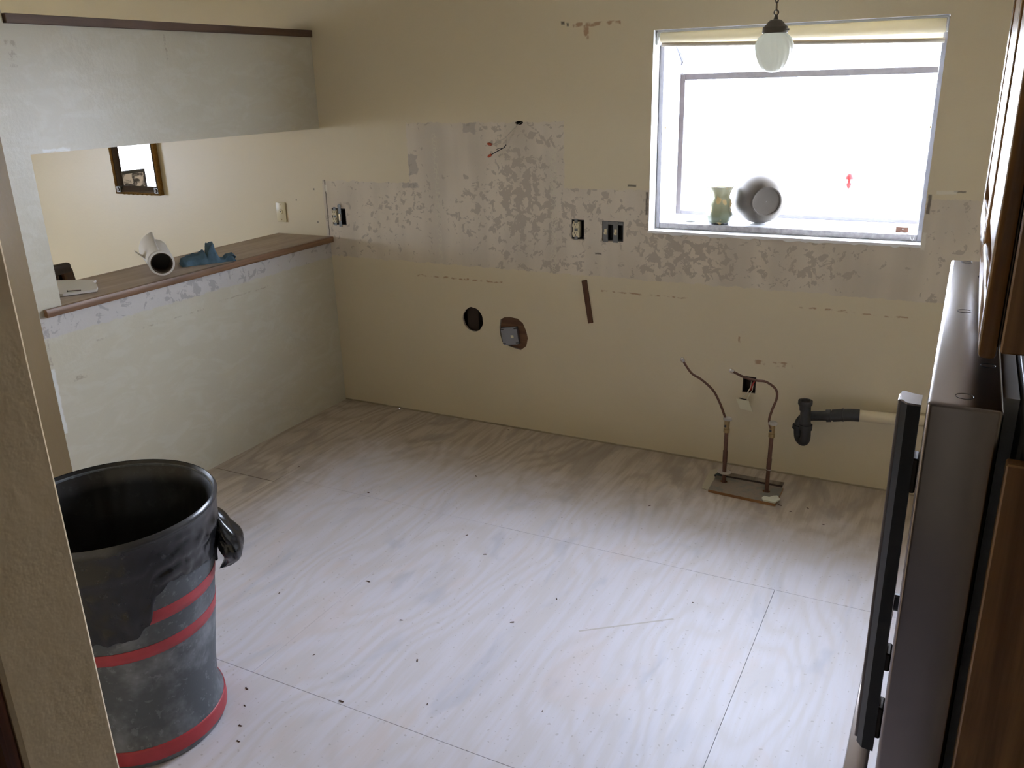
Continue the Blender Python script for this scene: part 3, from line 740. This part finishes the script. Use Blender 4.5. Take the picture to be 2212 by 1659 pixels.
# ------------------------------------------------------------------ plumbing
def pipe_set(label, bx, by, pts_tube, top, ring_z, ring_r, band):
    t = thing('water_supply', (bx, by, .0), label, 'water pipe')
    x1, y1, z1 = top
    obj('riser_pipe', MB().tube([(bx, by, -.017), (x1, y1, z1-.058)], .0088, 14), M_copper, t, 40)
    obj('riser_sleeve', MB().tube([(bx+(x1-bx)*.5, by+(y1-by)*.5, .105), (bx+(x1-bx)*.68, by+(y1-by)*.68, .160)], .0104, 14), M_copper, t, 40)
    vb = obj('valve_body', MB().tube([(x1, y1, z1-.060), (x1, y1, z1-.044), (x1, y1, z1-.0435), (x1, y1, z1-.004)], [.0135, .0135, .0115, .0125], 16), M_brass, t, 40)
    obj('valve_port', MB().cyl((x1-.004, y1-.012, z1-.028), (x1-.004, y1-.0145, z1-.028), .005, n=12), M_black, vb)
    mb = MB(); mb.lathe([(.002, .012), (.014, .011), (.0185, .006), (.0185, .0), (.012, -.004), (.002, -.004)], 24, Matrix.Translation((x1+.002, y1, z1)) @ Matrix.Rotation(R(12), 4, 'X') @ Matrix.Diagonal((1.05, .75, 1, 1)))
    obj('valve_handle', mb, plain('limed_handle', (.42, .39, .35), .6), t, 40)
    f = ring_z/(z1-.058); rx, ry = bx+(x1-bx)*f, by+(y1-by)*f
    mb = MB(); mb.lathe([(.0092, .002), (ring_r, .0005), (ring_r, -.0015), (.0092, -.001)], 28, Matrix.Translation((rx, ry, ring_z)) @ Matrix.Rotation(R(4), 4, 'Y'))
    obj('escutcheon', mb, plain('pale_washer', (.46, .40, .35), .5), t, 40)
    P = [Vector(p) for p in pts_tube]; C = []
    for i in range(len(P)-1):
        p0, p1, p2, p3 = P[max(i-1, 0)], P[i], P[i+1], P[min(i+2, len(P)-1)]
        for k in range(6):
            u = k/6
            C.append(.5*((2*p1)+(p2-p0)*u+(2*p0-5*p1+4*p2-p3)*u*u+(3*p1-p0-3*p2+p3)*u**3))
    C.append(P[-1])
    obj('supply_tube', MB().tube(C, .0052, 10), M_copper, t, 60)
    e = P[0]; d = (P[0]-P[1]).normalized()
    nt = obj('end_nut', MB().tube([e-d*.004, e+d*.010], .0100, 6), M_chrome, t)
    obj('end_ring', MB().tube([e+d*.010, e+d*.015], [.0086, .0080], 14), M_chrome, nt, 40)
    obj('end_bore', MB().cyl(e+d*.0151, e+d*.0156, .005, n=12), M_black, nt)
pipe_set('left copper water pipe with upright curved supply tube by the wall', 2.283, -.217,
         [(2.070, -.200, .551), (2.084, -.2, .530), (2.112, -.2, .497), (2.155, -.2, .475), (2.208, -.2, .433), (2.241, -.2, .379), (2.262, -.2, .330), (2.274, -.205, .306)], (2.278, -.2, .306), .060, .030, False)
pipe_set('right copper water pipe with supply tube looping over the outlet box', 2.475, -.237,
         [(2.290, -.200, .530), (2.344, -.2, .509), (2.393, -.2, .503), (2.432, -.2, .502), (2.473, -.2, .476), (2.481, -.2, .436), (2.466, -.2, .381), (2.457, -.2, .337), (2.462, -.208, .312), (2.470, -.215, .300)], (2.473, -.205, .318), .112, .0105, True)

def crom(P, k=6):
    P = [Vector(p) for p in P]; C = []
    for i in range(len(P)-1):
        p0, p1, p2, p3 = P[max(i-1, 0)], P[i], P[i+1], P[min(i+2, len(P)-1)]
        for j in range(k):
            u = j/k
            C.append(.5*((2*p1)+(p2-p0)*u+(2*p0-5*p1+4*p2-p3)*u*u+(3*p1-p0-3*p2+p3)*u**3))
    C.append(P[-1]); return C
tp = thing('drain_trap', (2.60, -.14, .20), 'black plastic drain trap joined to a cream pipe on the wall', 'drain trap')
obj('tailpiece', MB().tube([(2.592, -.14, .412), (2.597, -.14, .335), (2.600, -.14, .30)], .0215, 20), M_abs, tp, 40)
mb = MB(); mb.lathe([(.0175, .30), (.0175, .42), (.020, .424), (.0295, .424), (.0300, .420), (.0300, .408), (.0235, .398), (.0215, .380)], 28, Matrix.Translation((2.590, -.14, -.004)))
obj('inlet_collar', mb, M_abs, tp, 40)
obj('inlet_bore', MB().cyl((2.591, -.14, .405), (2.591, -.14, .407), .0172, n=20), M_black, tp)
ub = crom([(2.600, -.14, .305), (2.603, -.14, .262), (2.598, -.128, .232), (2.584, -.110, .224), (2.571, -.096, .236), (2.566, -.090, .275), (2.570, -.088, .302), (2.588, -.085, .325), (2.615, -.082, .332)])
obj('u_bend', MB().tube(ub, .0215, 20), M_abs, tp, 60)
obj('slip_nut', MB().tube([(2.600, -.14, .290), (2.600, -.14, .312)], .0285, 10), M_abs, tp, 40)
obj('slip_nut', MB().tube([(2.566, -.090, .268), (2.567, -.089, .286)], .0290, 10), M_abs, tp, 40)
obj('outlet_arm', MB().tube([(2.612, -.082, .332), (2.70, -.080, .346)], .0215, 18), M_abs, tp, 40)
obj('clamp_ring', MB().tube([(2.672, -.081, .3415), (2.690, -.080, .3445)], .0275, 18), M_abs, tp, 40)
obj('rubber_coupling', MB().tube(crom([(2.698, -.080, .346), (2.74, -.079, .355), (2.775, -.077, .360), (2.803, -.074, .361)]), .0265, 20), M_abs, tp, 60)
obj('clamp_ring', MB().tube([(2.736, -.079, .3545), (2.742, -.079, .3555)], .0285, 20), M_black, tp, 40)
obj('wall_pipe', MB().tube(crom([(2.797, -.074, .361), (2.86, -.066, .360), (2.95, -.045, .357), (3.08, .0, .354)]), .0245, 20), M_cream, tp, 60)

# plate over the floor opening round the two pipes
mb = MB(); bp = [(2.241, -.322), (2.300, -.328), (2.534, -.341), (2.535, -.172), (2.236, -.168)]
co, _, tri = cdt(bp, [ragged(2.283, -.217, .016, .014, 16, .2, 2), ragged(2.475, -.237, .016, .014, 16, .2, 3)])
lps = [bp, ragged(2.283, -.217, .016, .014, 16, .2, 2), ragged(2.475, -.237, .016, .014, 16, .2, 3)]
mb.add([(u, v, .013) for u, v in co], tri, 0); mb.add([(u, v, .0005) for u, v in co], [t[::-1] for t in tri], 1)
for lp in lps:
    k = len(lp); mb.add([(u, v, .013) for u, v in lp]+[(u, v, .0005) for u, v in lp], [[j, (j+1) % k, k+(j+1) % k, k+j] for j in range(k)], 1)
M_plate = dusty('limed_board', (.25, .20, .155), (.16, .165, .145), .42, .6, .8, .8, 11)
M_edge = wood('raw_orange_board', (.24, .11, .04), (.40, .20, .08), 'x', .7)
fp = thing('floor_plate', (2.385, -.24, 0), 'grey stained wooden plate around the two water pipes on the floor', 'wood plate')
obj('plate_board', mb, [M_plate, M_edge], fp, recalc=False)
mb = MB(); mb.prism([(2.482, -.336), (2.530, -.339), (2.545, -.300), (2.528, -.272), (2.512, -.282), (2.500, -.300), (2.478, -.298), (2.472, -.318)], .0132, .020, lambda u, v, d: (u, v, d))
tag(obj('plaster_chunk', mb, plain('chalky_plaster', (.62, .62, .52), .9, var=.1, bump=.5, bs=60)), 'small pale plaster chunk on the corner of the floor plate', 'plaster chunk')
mb = MB(); mb.prism([(2.205, -.30), (2.24, -.31), (2.236, -.155), (2.246, -.10), (2.215, -.075), (2.19, -.10)], .0002, .003, lambda u, v, d: (u, v, d))
tag(obj('vinyl_remnant', mb, plain('old_vinyl', (.44, .39, .28), .6, var=.1)), 'beige remnant of old flooring left of the floor plate', 'vinyl remnant')
mb = MB(); mb.prism([(2.226, -.160), (2.243, -.105), (2.262, -.092), (2.280, -.085), (2.276, -.100), (2.258, -.125), (2.249, -.165)], .0005, .012, lambda u, v, d: (u, v+.0, d))
tag(obj('torn_membrane', mb, plain('dark_green_sheet', (.035, .05, .045), .7)), 'dark green torn sheet at the back corner of the floor plate', 'torn sheet')

# ------------------------------------------------------------------ garden window contents and blind
bl = thing('roller_blind', (2.389, .055, 1.87), 'rolled up cream roller blind at the top of the window', 'roller blind')
M_blind = thin_cloth('blind_cloth', (.80, .74, .58), .45)
obj('fabric_roll', MB().tube([(1.846, .052, 1.892), (2.936, .052, 1.886)], [.021, .025], 20), M_blind, bl, 60)
obj('hanging_fabric', MB().add([(1.852, .0725, 1.892), (2.930, .0765, 1.886), (2.930, .0765, 1.842), (1.852, .0725, 1.866), (1.852, .0735, 1.892), (2.930, .0775, 1.886), (2.930, .0775, 1.842), (1.852, .0735, 1.866)],
                               [[0, 1, 2, 3], [7, 6, 5, 4], [0, 4, 5, 1], [1, 5, 6, 2], [2, 6, 7, 3], [3, 7, 4, 0]]), M_blind, bl)
mb = MB(); T = Matrix.Rotation(R(1.15), 4, 'Y'); mb.tube([(1.846, .066, 1.864), (2.938, .068, 1.834)], .009, 10)
obj('hem_bar', mb, plain('hem_bar', (.42, .36, .28), .6), bl, 60)
obj('head_rail', MB().box(1.834, 2.944, .030, .074, 1.911, 1.919, .001), plain('blind_rail', (.60, .60, .57), .5), bl)
for x in (1.832, 2.939): obj('end_bracket', MB().box(x, x+.006, .030, .076, 1.862, 1.911, .001), M_white, bl)

SZ = 1.1
# steel pot on its side, base towards the room
pot = thing('cooking_pot', (2.285, .19, SZ), 'round stainless steel pot lying on its side in the window', 'pot')
axd = Vector((.43, -.90, -.07)).normalized()      # direction the base points to
s_ = axd.cross(Vector((0, 0, 1))).normalized(); u_ = s_.cross(axd)
PM = Matrix((s_, u_, axd)).transposed().to_4x4(); PM.translation = (2.264, .240, SZ+.1170); PM = PM @ Matrix.Scale(1.06, 4)
prof = [(.108, -.001), (.110, .001), (.1095, .006), (.108, .022), (.104, .045), (.096, .068), (.084, .090), (.070, .106), (.0615, .112), (.059, .111)]
obj('pot_body', MB().lathe(prof+[(.001, .111)], 56, PM), M_pot, pot, 50)
obj('pot_inside', MB().lathe([(.108, -.001), (.105, .022), (.101, .045), (.093, .066), (.080, .088), (.06, .106), (.001, .107)], 48, PM), M_pot, pot, 50)
obj('base_rim', MB().lathe([(.061, .1105), (.061, .1140), (.057, .1150), (.054, .1135), (.0535, .1108)], 48, PM), M_pot, pot, 50)

def vase_mat():
    n = NT('painted_pottery')
    v = n.vor(34, n.scale(n.P, 1, 1, .7), 'F1', 'Distance'); c = n.vor(34, n.scale(n.P, 1, 1, .7), 'F1', 'Color')
    sp = n.t.nodes.new('ShaderNodeSeparateColor'); n.put(sp.inputs[0], c)
    base = n.mix(n.step(n.z, 1.10, 1.26), (.10, .12, .07), (.45, .44, .28))
    col = n.mix(n.m('MULTIPLY', n.step(v, .55, .40), n.step(sp.outputs[0], .35, .5)), base, (.62, .46, .22))
    return n.fin(col, .3)
vm = thing('pottery_vase', (2.125, .16, SZ), 'patterned yellow green vase with ruffled rim beside the pot', 'vase')
vt = Matrix.Translation((2.108, .15, SZ)) @ Matrix.Diagonal((1.28, 1.28, 1, 1))
vprof = [(.030, 0), (.034, .002), (.034, .010), (.040, .022), (.045, .045), (.042, .064), (.038, .074), (.041, .092), (.037, .108), (.031, .120), (.033, .140), (.040, .158), (.047, .170)]
vin = [(.045, .170), (.037, .158), (.030, .140), (.028, .120), (.034, .105), (.036, .05), (.001, .01)]
ruf = lambda a, z, r: r*(1+.05*math.sin(9*a)*(1 if z > .13 else .35)+.03*math.sin(4*a+z*60)+(.22 if z > .15 else 0)*max(0, math.cos(a-R(205)))**6)
obj('vase_body', MB().lathe(vprof+vin, 48, vt, ruf), vase_mat(), vm, 60)
obj('foot_band', MB().lathe([(.0345, .001), (.0355, .005), (.0345, .010)], 40, vt), M_black, vm)
ds = Matrix.Translation((1.966, .20, SZ))
tag(obj('white_dish', MB().lathe([(.001, .002), (.022, .0), (.030, .004), (.040, .020), (.042, .022), (.039, .021), (.028, .008), (.001, .006)], 40, ds), plain('white_china', (.78, .80, .82), .2, var=.01), None, 60), 'small shallow white dish at the left of the window shelf', 'dish')
mb = MB(); mb.box(2.842, 2.890, .160, .185, SZ, SZ+.021, .001)
bx = thing('small_box', (2.866, .17, SZ), 'small brown box at the right end of the window shelf', 'box')
obj('box_sleeve', mb, plain('brown_card', (.16, .075, .045), .7), bx)
obj('printed_mark', MB().box(2.866, 2.872, .1592, .1598, SZ+.012, SZ+.016), M_white, bx)
obj('printed_mark', MB().box(2.860, 2.868, .1592, .1598, SZ+.005, SZ+.007), M_white, bx)
mb = MB(); mb.lathe([(.001, 0), (.030, 0), (.033, .01), (.031, .024), (.022, .030), (.001, .031)], 24, Matrix.Translation((2.800, .20, SZ)) @ Matrix.Diagonal((1.2, .7, .8, 1)))
tag(obj('soap_dish', mb, thin_cloth('cloudy_plastic', (.75, .78, .82), .6), None, 60), 'cloudy translucent dish on the window shelf near the brown box', 'dish')
ls = obj('pull_cord', MB().tube(crom([(2.905, .10, 1.112), (2.906, .086, 1.092), (2.913, .082, 1.082), (2.918, .084, 1.095), (2.917, .10, 1.112)]), .0012, 6), M_white, None, 60)
tag(ls, 'thin white cord loop hanging over the window frame', 'cord')
fd = thing('bird_feeder', (2.598, .55, 1.245), 'small red bird feeder hanging outside the window', 'bird feeder')
M_red = thin_cloth('red_plastic', (.75, .10, .10), .5)
fx, fy, fz = 2.598, .55, 1.26
obj('feeder_cap', MB().lathe([(.002, .034), (.010, .030), (.018, .016), (.018, .008), (.002, .008)], 20, Matrix.Translation((fx, fy, fz))), M_red, fd, 50)
obj('feeder_base', MB().lathe([(.001, -.036), (.008, -.030), (.012, -.012), (.006, -.006), (.006, .008)], 20, Matrix.Translation((fx, fy, fz))), M_red, fd, 50)
obj('hanger_wire', MB().cyl((fx, fy, fz+.03), (fx, fy, 2.505), .0008, n=5), M_galv, fd)

# ------------------------------------------------------------------ pendant lamp
lx, ly = 2.389, -.30
pl = thing('pendant_lamp', (lx, ly, 2.44), 'unlit pendant lamp with ribbed opal glass globe on a chain', 'pendant lamp')
gp = [(.036, 1.884), (.036, 1.874), (.047, 1.868), (.0600, 1.856), (.0685, 1.838), (.0712, 1.822), (.0700, 1.806), (.0650, 1.788), (.0560, 1.768), (.0440, 1.752), (.0290, 1.742), (.0120, 1.7375), (.001, 1.737)]
T = Matrix.Translation((lx, ly, 0))
obj('glass_globe', MB().lathe(gp, 96, T, lambda a, z, r: r*(1-.035*abs(math.sin(9*(a+(z-1.75)*2.2)))*(1 if r > .02 else 0))), opal(), pl, 40)
M_lampb = plain('antique_lamp_metal', (.085, .072, .058), .5, .6, var=.2)
obj('fitter_cap', MB().lathe([(.0435, 1.872), (.0455, 1.874), (.0445, 1.890), (.0440, 1.893), (.0340, 1.900), (.0280, 1.909), (.0200, 1.916), (.0080, 1.919), (.0065, 1.926), (.0050, 1.932), (.001, 1.933)], 36, T), M_lampb, pl, 40)
mb = MB(); mb.tube([(lx+.040, ly-.018, 1.882), (lx+.052, ly-.022, 1.882)], .0016, 6); mb.tube([(lx+.050, ly-.0215, 1.882), (lx+.0535, ly-.0225, 1.882)], .0035, 10); obj('set_screw', mb, M_lampb, pl, 40)
def ring(c, rx, rz, rot_, r=.0019, n=16):
    P = [Vector((rx*math.cos(2*math.pi*i/n)*math.cos(rot_), rx*math.cos(2*math.pi*i/n)*math.sin(rot_), rz*math.sin(2*math.pi*i/n)))+Vector(c) for i in range(n)]
    return MB().tube(P, r, 6, closed=True)
obj('hang_loop', ring((lx, ly, 1.941), .0075, .0090, .3, .0026), M_lampb, pl, 60)
z = 1.962; i = 0
while z < 2.41:
    obj('chain_link', ring((lx, ly, z), .0062, .0150, 1.45 if i % 2 == 0 else -.12), M_lampb, pl, 60)
    z += .0255; i += 1
obj('ceiling_canopy', MB().lathe([(.001, 2.405), (.010, 2.406), (.030, 2.418), (.055, 2.430), (.060, 2.439)], 32, T), M_lampb, pl, 40)
obj('lamp_cord', MB().tube([(lx+.003, ly, 1.93), (lx-.003, ly+.002, 2.1), (lx+.003, ly, 2.41)], .0012, 5), M_brass, pl)

# ------------------------------------------------------------------ rubbish can
CX, CY = 1.162, -2.42
can = thing('rubbish_can', (CX, CY, 0), 'grey plastic rubbish can with red tape stripes and a black liner', 'rubbish can')
T = Matrix.Translation((CX, CY, 0))
cr = [(.190, .001), (.206, .004), (.213, .030), (.212, .060), (.203, .085), (.197, .11), (.205, .20), (.222, .33), (.236, .45), (.247, .54), (.256, .60), (.262, .615), (.264, .660), (.270, .690), (.276, .700), (.270, .703), (.262, .698), (.255, .66), (.226, .45), (.186, .11), (.001, .09)]
def can_r(z):
    pts = sorted([(b, a) for a, b in cr[:15]])
    for (z0, r0), (z1, r1) in zip(pts, pts[1:]):
        if z0 <= z <= z1: return r0+(r1-r0)*(z-z0)/max(1e-6, z1-z0)
    return pts[-1][1]
obj('can_body', MB().lathe(cr, 72, T, caps=(True, False)), M_can, can, 40)
for z0, z1 in ((.450, .487), (.352, .388)):
    obj('tape_stripe', MB().lathe([(can_r(z0)+.0005, z0), (can_r(z0)+.0014, z0+.0005), (can_r((z0+z1)/2)+.0016, (z0+z1)/2), (can_r(z1)+.0014, z1-.0005), (can_r(z1)+.0005, z1)], 72, T), M_tape, can, 60)
obj('tape_stripe', MB().lathe([(.2118, .022), (.2140, .023), (.2148, .034), (.2135, .060), (.2122, .066), (.2100, .067)], 72, T), M_tape, can, 60)
HEM = [(-180, .44), (-120, .43), (-75, .43), (-50, .425), (-34, .43), (-26, .455), (-20, .53), (-10, .555), (5, .55), (18, .545), (30, .53), (40, .49), (54, .48), (66, .48), (100, .47), (180, .44)]
def hem(a):
    d = (math.degrees(a)+180) % 360-180
    for (a0, h0), (a1, h1) in zip(HEM, HEM[1:]):
        if a0 <= d <= a1:
            t = (d-a0)/(a1-a0); t = t*t*(3-2*t); return h0+(h1-h0)*t
    return .44
def bag_out(u, v):
    a = 2*math.pi*u; h = hem(a); nz = mnoise.noise(Vector((math.cos(a)*5, math.sin(a)*5, v*3)))
    n2 = mnoise.noise(Vector((math.cos(a)*14, math.sin(a)*14, v*6+9)))
    h += .012*mnoise.noise(Vector((math.cos(a)*9, math.sin(a)*9, 4)))
    z = .706-(.706-h)*v
    r = can_r(min(z, .70))+.004+.012*v*abs(nz)+.006*abs(n2)*min(1, v*3)
    if v < .06: r = .270+.010*(v/.06)
    return Vector((CX+r*math.cos(a), CY+r*math.sin(a), z+(.004 if v < .05 else 0)))
liner = obj('liner_skirt', MB().grid(bag_out, 181, 26), M_bag, can, 180, recalc=False)
def bag_in(u, v):
    a = 2*math.pi*u; z = .708-.62*v
    pl_ = .010*abs(mnoise.noise(Vector((math.cos(a)*7, math.sin(a)*7, v*1.2))))*min(1, v*4)
    r = .270 if v == 0 else (can_r(max(z, .11))-.016-pl_-.02*v)
    return Vector((CX+r*math.cos(a), CY+r*math.sin(a), z))
obj('liner_inside', MB().grid(bag_in, 145, 20), M_bagin, can, 180, recalc=False)
obj('liner_bottom', MB().cyl((CX, CY, .10), (CX, CY, .102), .185, n=40), M_bagin, can)
# gathered slack of the liner hanging off the right side
ar = R(50); rd = Vector((math.cos(ar), math.sin(ar), 0)); td = Vector((-math.sin(ar), math.cos(ar), 0))
def slack(u, v):
    a = 2*math.pi*u; zz = .645-.205*v
    w = math.sin(math.pi*min(1, v*1.02))**.6
    out = .262+.010+.072*(v**1.1)*w
    cr_ = 1+.30*mnoise.noise(Vector((math.cos(a)*1.7, math.sin(a)*1.7, v*4)))+.12*mnoise.noise(Vector((math.cos(a)*6, math.sin(a)*6, v*9)))
    return Vector((CX, CY, zz))+rd*(out-.024+.036*w*math.cos(a)*cr_)+td*(.072*w*math.sin(a)*cr_)
obj('liner_slack', MB().grid(slack, 41, 24), M_bag, can, 180, recalc=False)

# ------------------------------------------------------------------ refrigerator
fr = thing('refrigerator', (3.4, -2.17, 0), 'stainless steel refrigerator with upright door handle and freezer drawer', 'refrigerator')
FX = 3.072; Y0, Y1 = -2.637, -1.705; FT = 1.35
obj('fridge_body', MB().box(3.175, 3.76, Y0+.004, Y1-.004, .02, FT-.012, .004), plain('fridge_black_paint', (.02, .019, .018), .5), fr, 40)
obj('body_top', MB().box(3.180, 3.755, Y0+.010, Y1-.010, FT-.0118, FT-.006, .001), plain('fridge_top_paint', (.50, .45, .43), .5), fr)
obj('door_gasket', MB().box(3.156, 3.1745, Y0+.080, Y1-.012, .66, FT-.010), plain('white_gasket', (.70, .68, .66), .6), fr)
obj('drawer_gasket', MB().box(3.156, 3.1745, Y0+.080, Y1-.012, .05, .64), M_black, fr)
dr = obj('fridge_door', MB().box(FX, 3.155, Y0, Y1, .665, FT, .006, 3), [M_steel], fr, 40)
for (x, y, r_) in ((3.101, -1.722, .009), (3.104, -2.157, .009), (3.138, -2.458, .008), (3.112, -2.600, .009), (3.126, -1.862, .003)):
    obj('screw_hole', MB().lathe([(r_*.55, -.0035), (r_*.95, -.001), (r_*1.15, .0006)], 20, Matrix.Translation((x, y, FT)), caps=(True, False)), M_bronze, dr, 40)
obj('freezer_drawer', MB().box(FX, 3.155, Y0, Y1, .06, .650, .006, 3), M_steel, fr, 40)
obj('kick_plate', MB().box(3.16, 3.70, Y0+.01, Y1-.01, 0.0, .058), M_black, fr)
# door handle: curved bar held by two brackets
hy0, hy1 = -2.590, -2.548
HX = .019
hp = [(u+HX, v) for u, v in ((3.046, -2.548), (3.034, -2.545), (3.023, -2.539), (3.020, -2.544), (3.022, -2.575), (3.030, -2.586), (3.046, -2.588))]
hd = obj('door_handle', MB().prism(hp, .775, 1.325, lambda u, v, d: (u, v, d)), plain('handle_dark_steel', (.045, .042, .040), .28, .6), fr)
obj('handle_face', MB().box(3.018+HX, 3.0225+HX, -2.572, -2.546, .780, 1.3255, .001), M_steel_z, hd)
obj('handle_top_lip', MB().prism(hp, 1.325, 1.3275, lambda u, v, d: (u, v, d)), M_steel, hd)
for z0, z1 in ((1.20, 1.25), (.915, .945), (.795, .850)): obj('handle_bracket', MB().box(3.028+HX, 3.0715, -2.583, -2.552, z0, z1, .002), M_bronze, hd)
dh = obj('drawer_handle', MB().box(3.022, 3.058, -2.60, -1.905, .598, .632, .006, 2), M_steel, fr, 40)
obj('handle_end_cap', MB().box(3.018, 3.0718, -1.9045, -1.888, .595, .636, .004), M_black, dh)
obj('handle_end_cap', MB().box(3.018, 3.0718, -2.62, -2.6005, .595, .636, .004), M_black, dh)

# wood side panel next to it
tag(obj('cabinet_side_panel', MB().box(3.163, 3.78, -2.678, -2.656, 0, 1.300, .002), M_oak_z, None), 'upright varnished oak side panel next to the refrigerator', 'cabinet panel')

# ------------------------------------------------------------------ wall cabinet over the refrigerator
cb = thing('wall_cabinet', (3.46, -2.06, 1.40), 'varnished oak wall cabinet with raised panel doors above the refrigerator', 'cabinet')
CF = 3.118; CZ0, CZ1 = 1.405, 2.16
obj('cabinet_body', MB().box(CF+.022, 3.798, -2.63, -1.50, CZ0+.012, CZ1, .002), M_oak_z, cb)
def cab_door(y0, y1):
    sw = .058; d = obj('cabinet_door', MB().box(CF+.012, CF+.0215, y0+.01, y1-.01, CZ0+.01, CZ1-.01), M_oak_z, cb)
    for a in ((y0, y0+sw), (y1-sw, y1)): obj('door_stile', MB().box(CF, CF+.020, a[0], a[1], CZ0, CZ1, .006, 2), M_oak_z, d, 40)
    for a in ((CZ0, CZ0+sw), (CZ1-sw, CZ1)): obj('door_rail', MB().box(CF, CF+.020, y0+sw, y1-sw, a[0], a[1], .006, 2), M_oak_y, d, 40)
    yy0, yy1, z0, z1 = y0+sw+.004, y1-sw-.004, CZ0+sw+.004, CZ1-sw-.004; bv = .035
    V = [(CF+.014, yy0, z0), (CF+.014, yy1, z0), (CF+.014, yy1, z1), (CF+.014, yy0, z1), (CF+.003, yy0+bv, z0+bv), (CF+.003, yy1-bv, z0+bv), (CF+.003, yy1-bv, z1-bv), (CF+.003, yy0+bv, z1-bv)]
    obj('door_panel', MB().add(V, [[4, 5, 6, 7], [0, 1, 5, 4], [1, 2, 6, 5], [2, 3, 7, 6], [3, 0, 4, 7], [3, 2, 1, 0]]), M_oak_z, d)
cab_door(-2.620, -2.075); cab_door(-2.065, -1.510)

# ------------------------------------------------------------------ wood chips on the floor
chip_at = [(1.10, -.04), (1.22, -.60), (.86, -.95), (1.46, -1.10), (.30, -.25), (.38, -.86), (1.90, -1.55), (1.75, -.80), (1.30, -1.55), (2.05, -.55), (2.62, -.62), (2.42, -1.18), (1.40, -1.98), (1.55, -1.70),
           (1.32, -2.20), (1.42, -2.33), (1.46, -2.38), (1.37, -2.26), (1.62, -2.12), (1.72, -1.86), (1.86, -2.02), (2.18, -1.90), (2.30, -2.22), (1.98, -1.36), (2.55, -.32), (2.60, -.36), (2.66, -.30), (2.74, -.42), (1.60, -1.20), (1.05, -1.75)]
rnd = random.Random(11)
M_chip = plain('dark_wood_chip', (.09, .05, .035), .9, var=.25)
base = None
for i, (x, y) in enumerate(chip_at):
    if base is None:
        mb = MB(); mb.add([(-.010, -.003, 0), (.008, -.004, 0), (.011, .002, 0), (-.006, .004, 0), (-.008, -.001, .003), (.006, -.002, .0045), (.007, .001, .003), (-.004, .002, .002)],
                          [[3, 2, 1, 0], [4, 5, 6, 7], [0, 1, 5, 4], [1, 2, 6, 5], [2, 3, 7, 6], [3, 0, 4, 7]])
        base = obj('wood_chip', mb, M_chip); o = base
    else:
        o = base.copy(); COL.objects.link(o)
    o.location = (x, y, .0002); o.rotation_euler = (0, 0, rnd.random()*6.28); k = .35+.55*rnd.random(); o.scale = (k, k, k)
    tag(o, 'tiny dark wood chip lying on the plywood floor', 'wood chip', 'wood chips scattered on the floor')
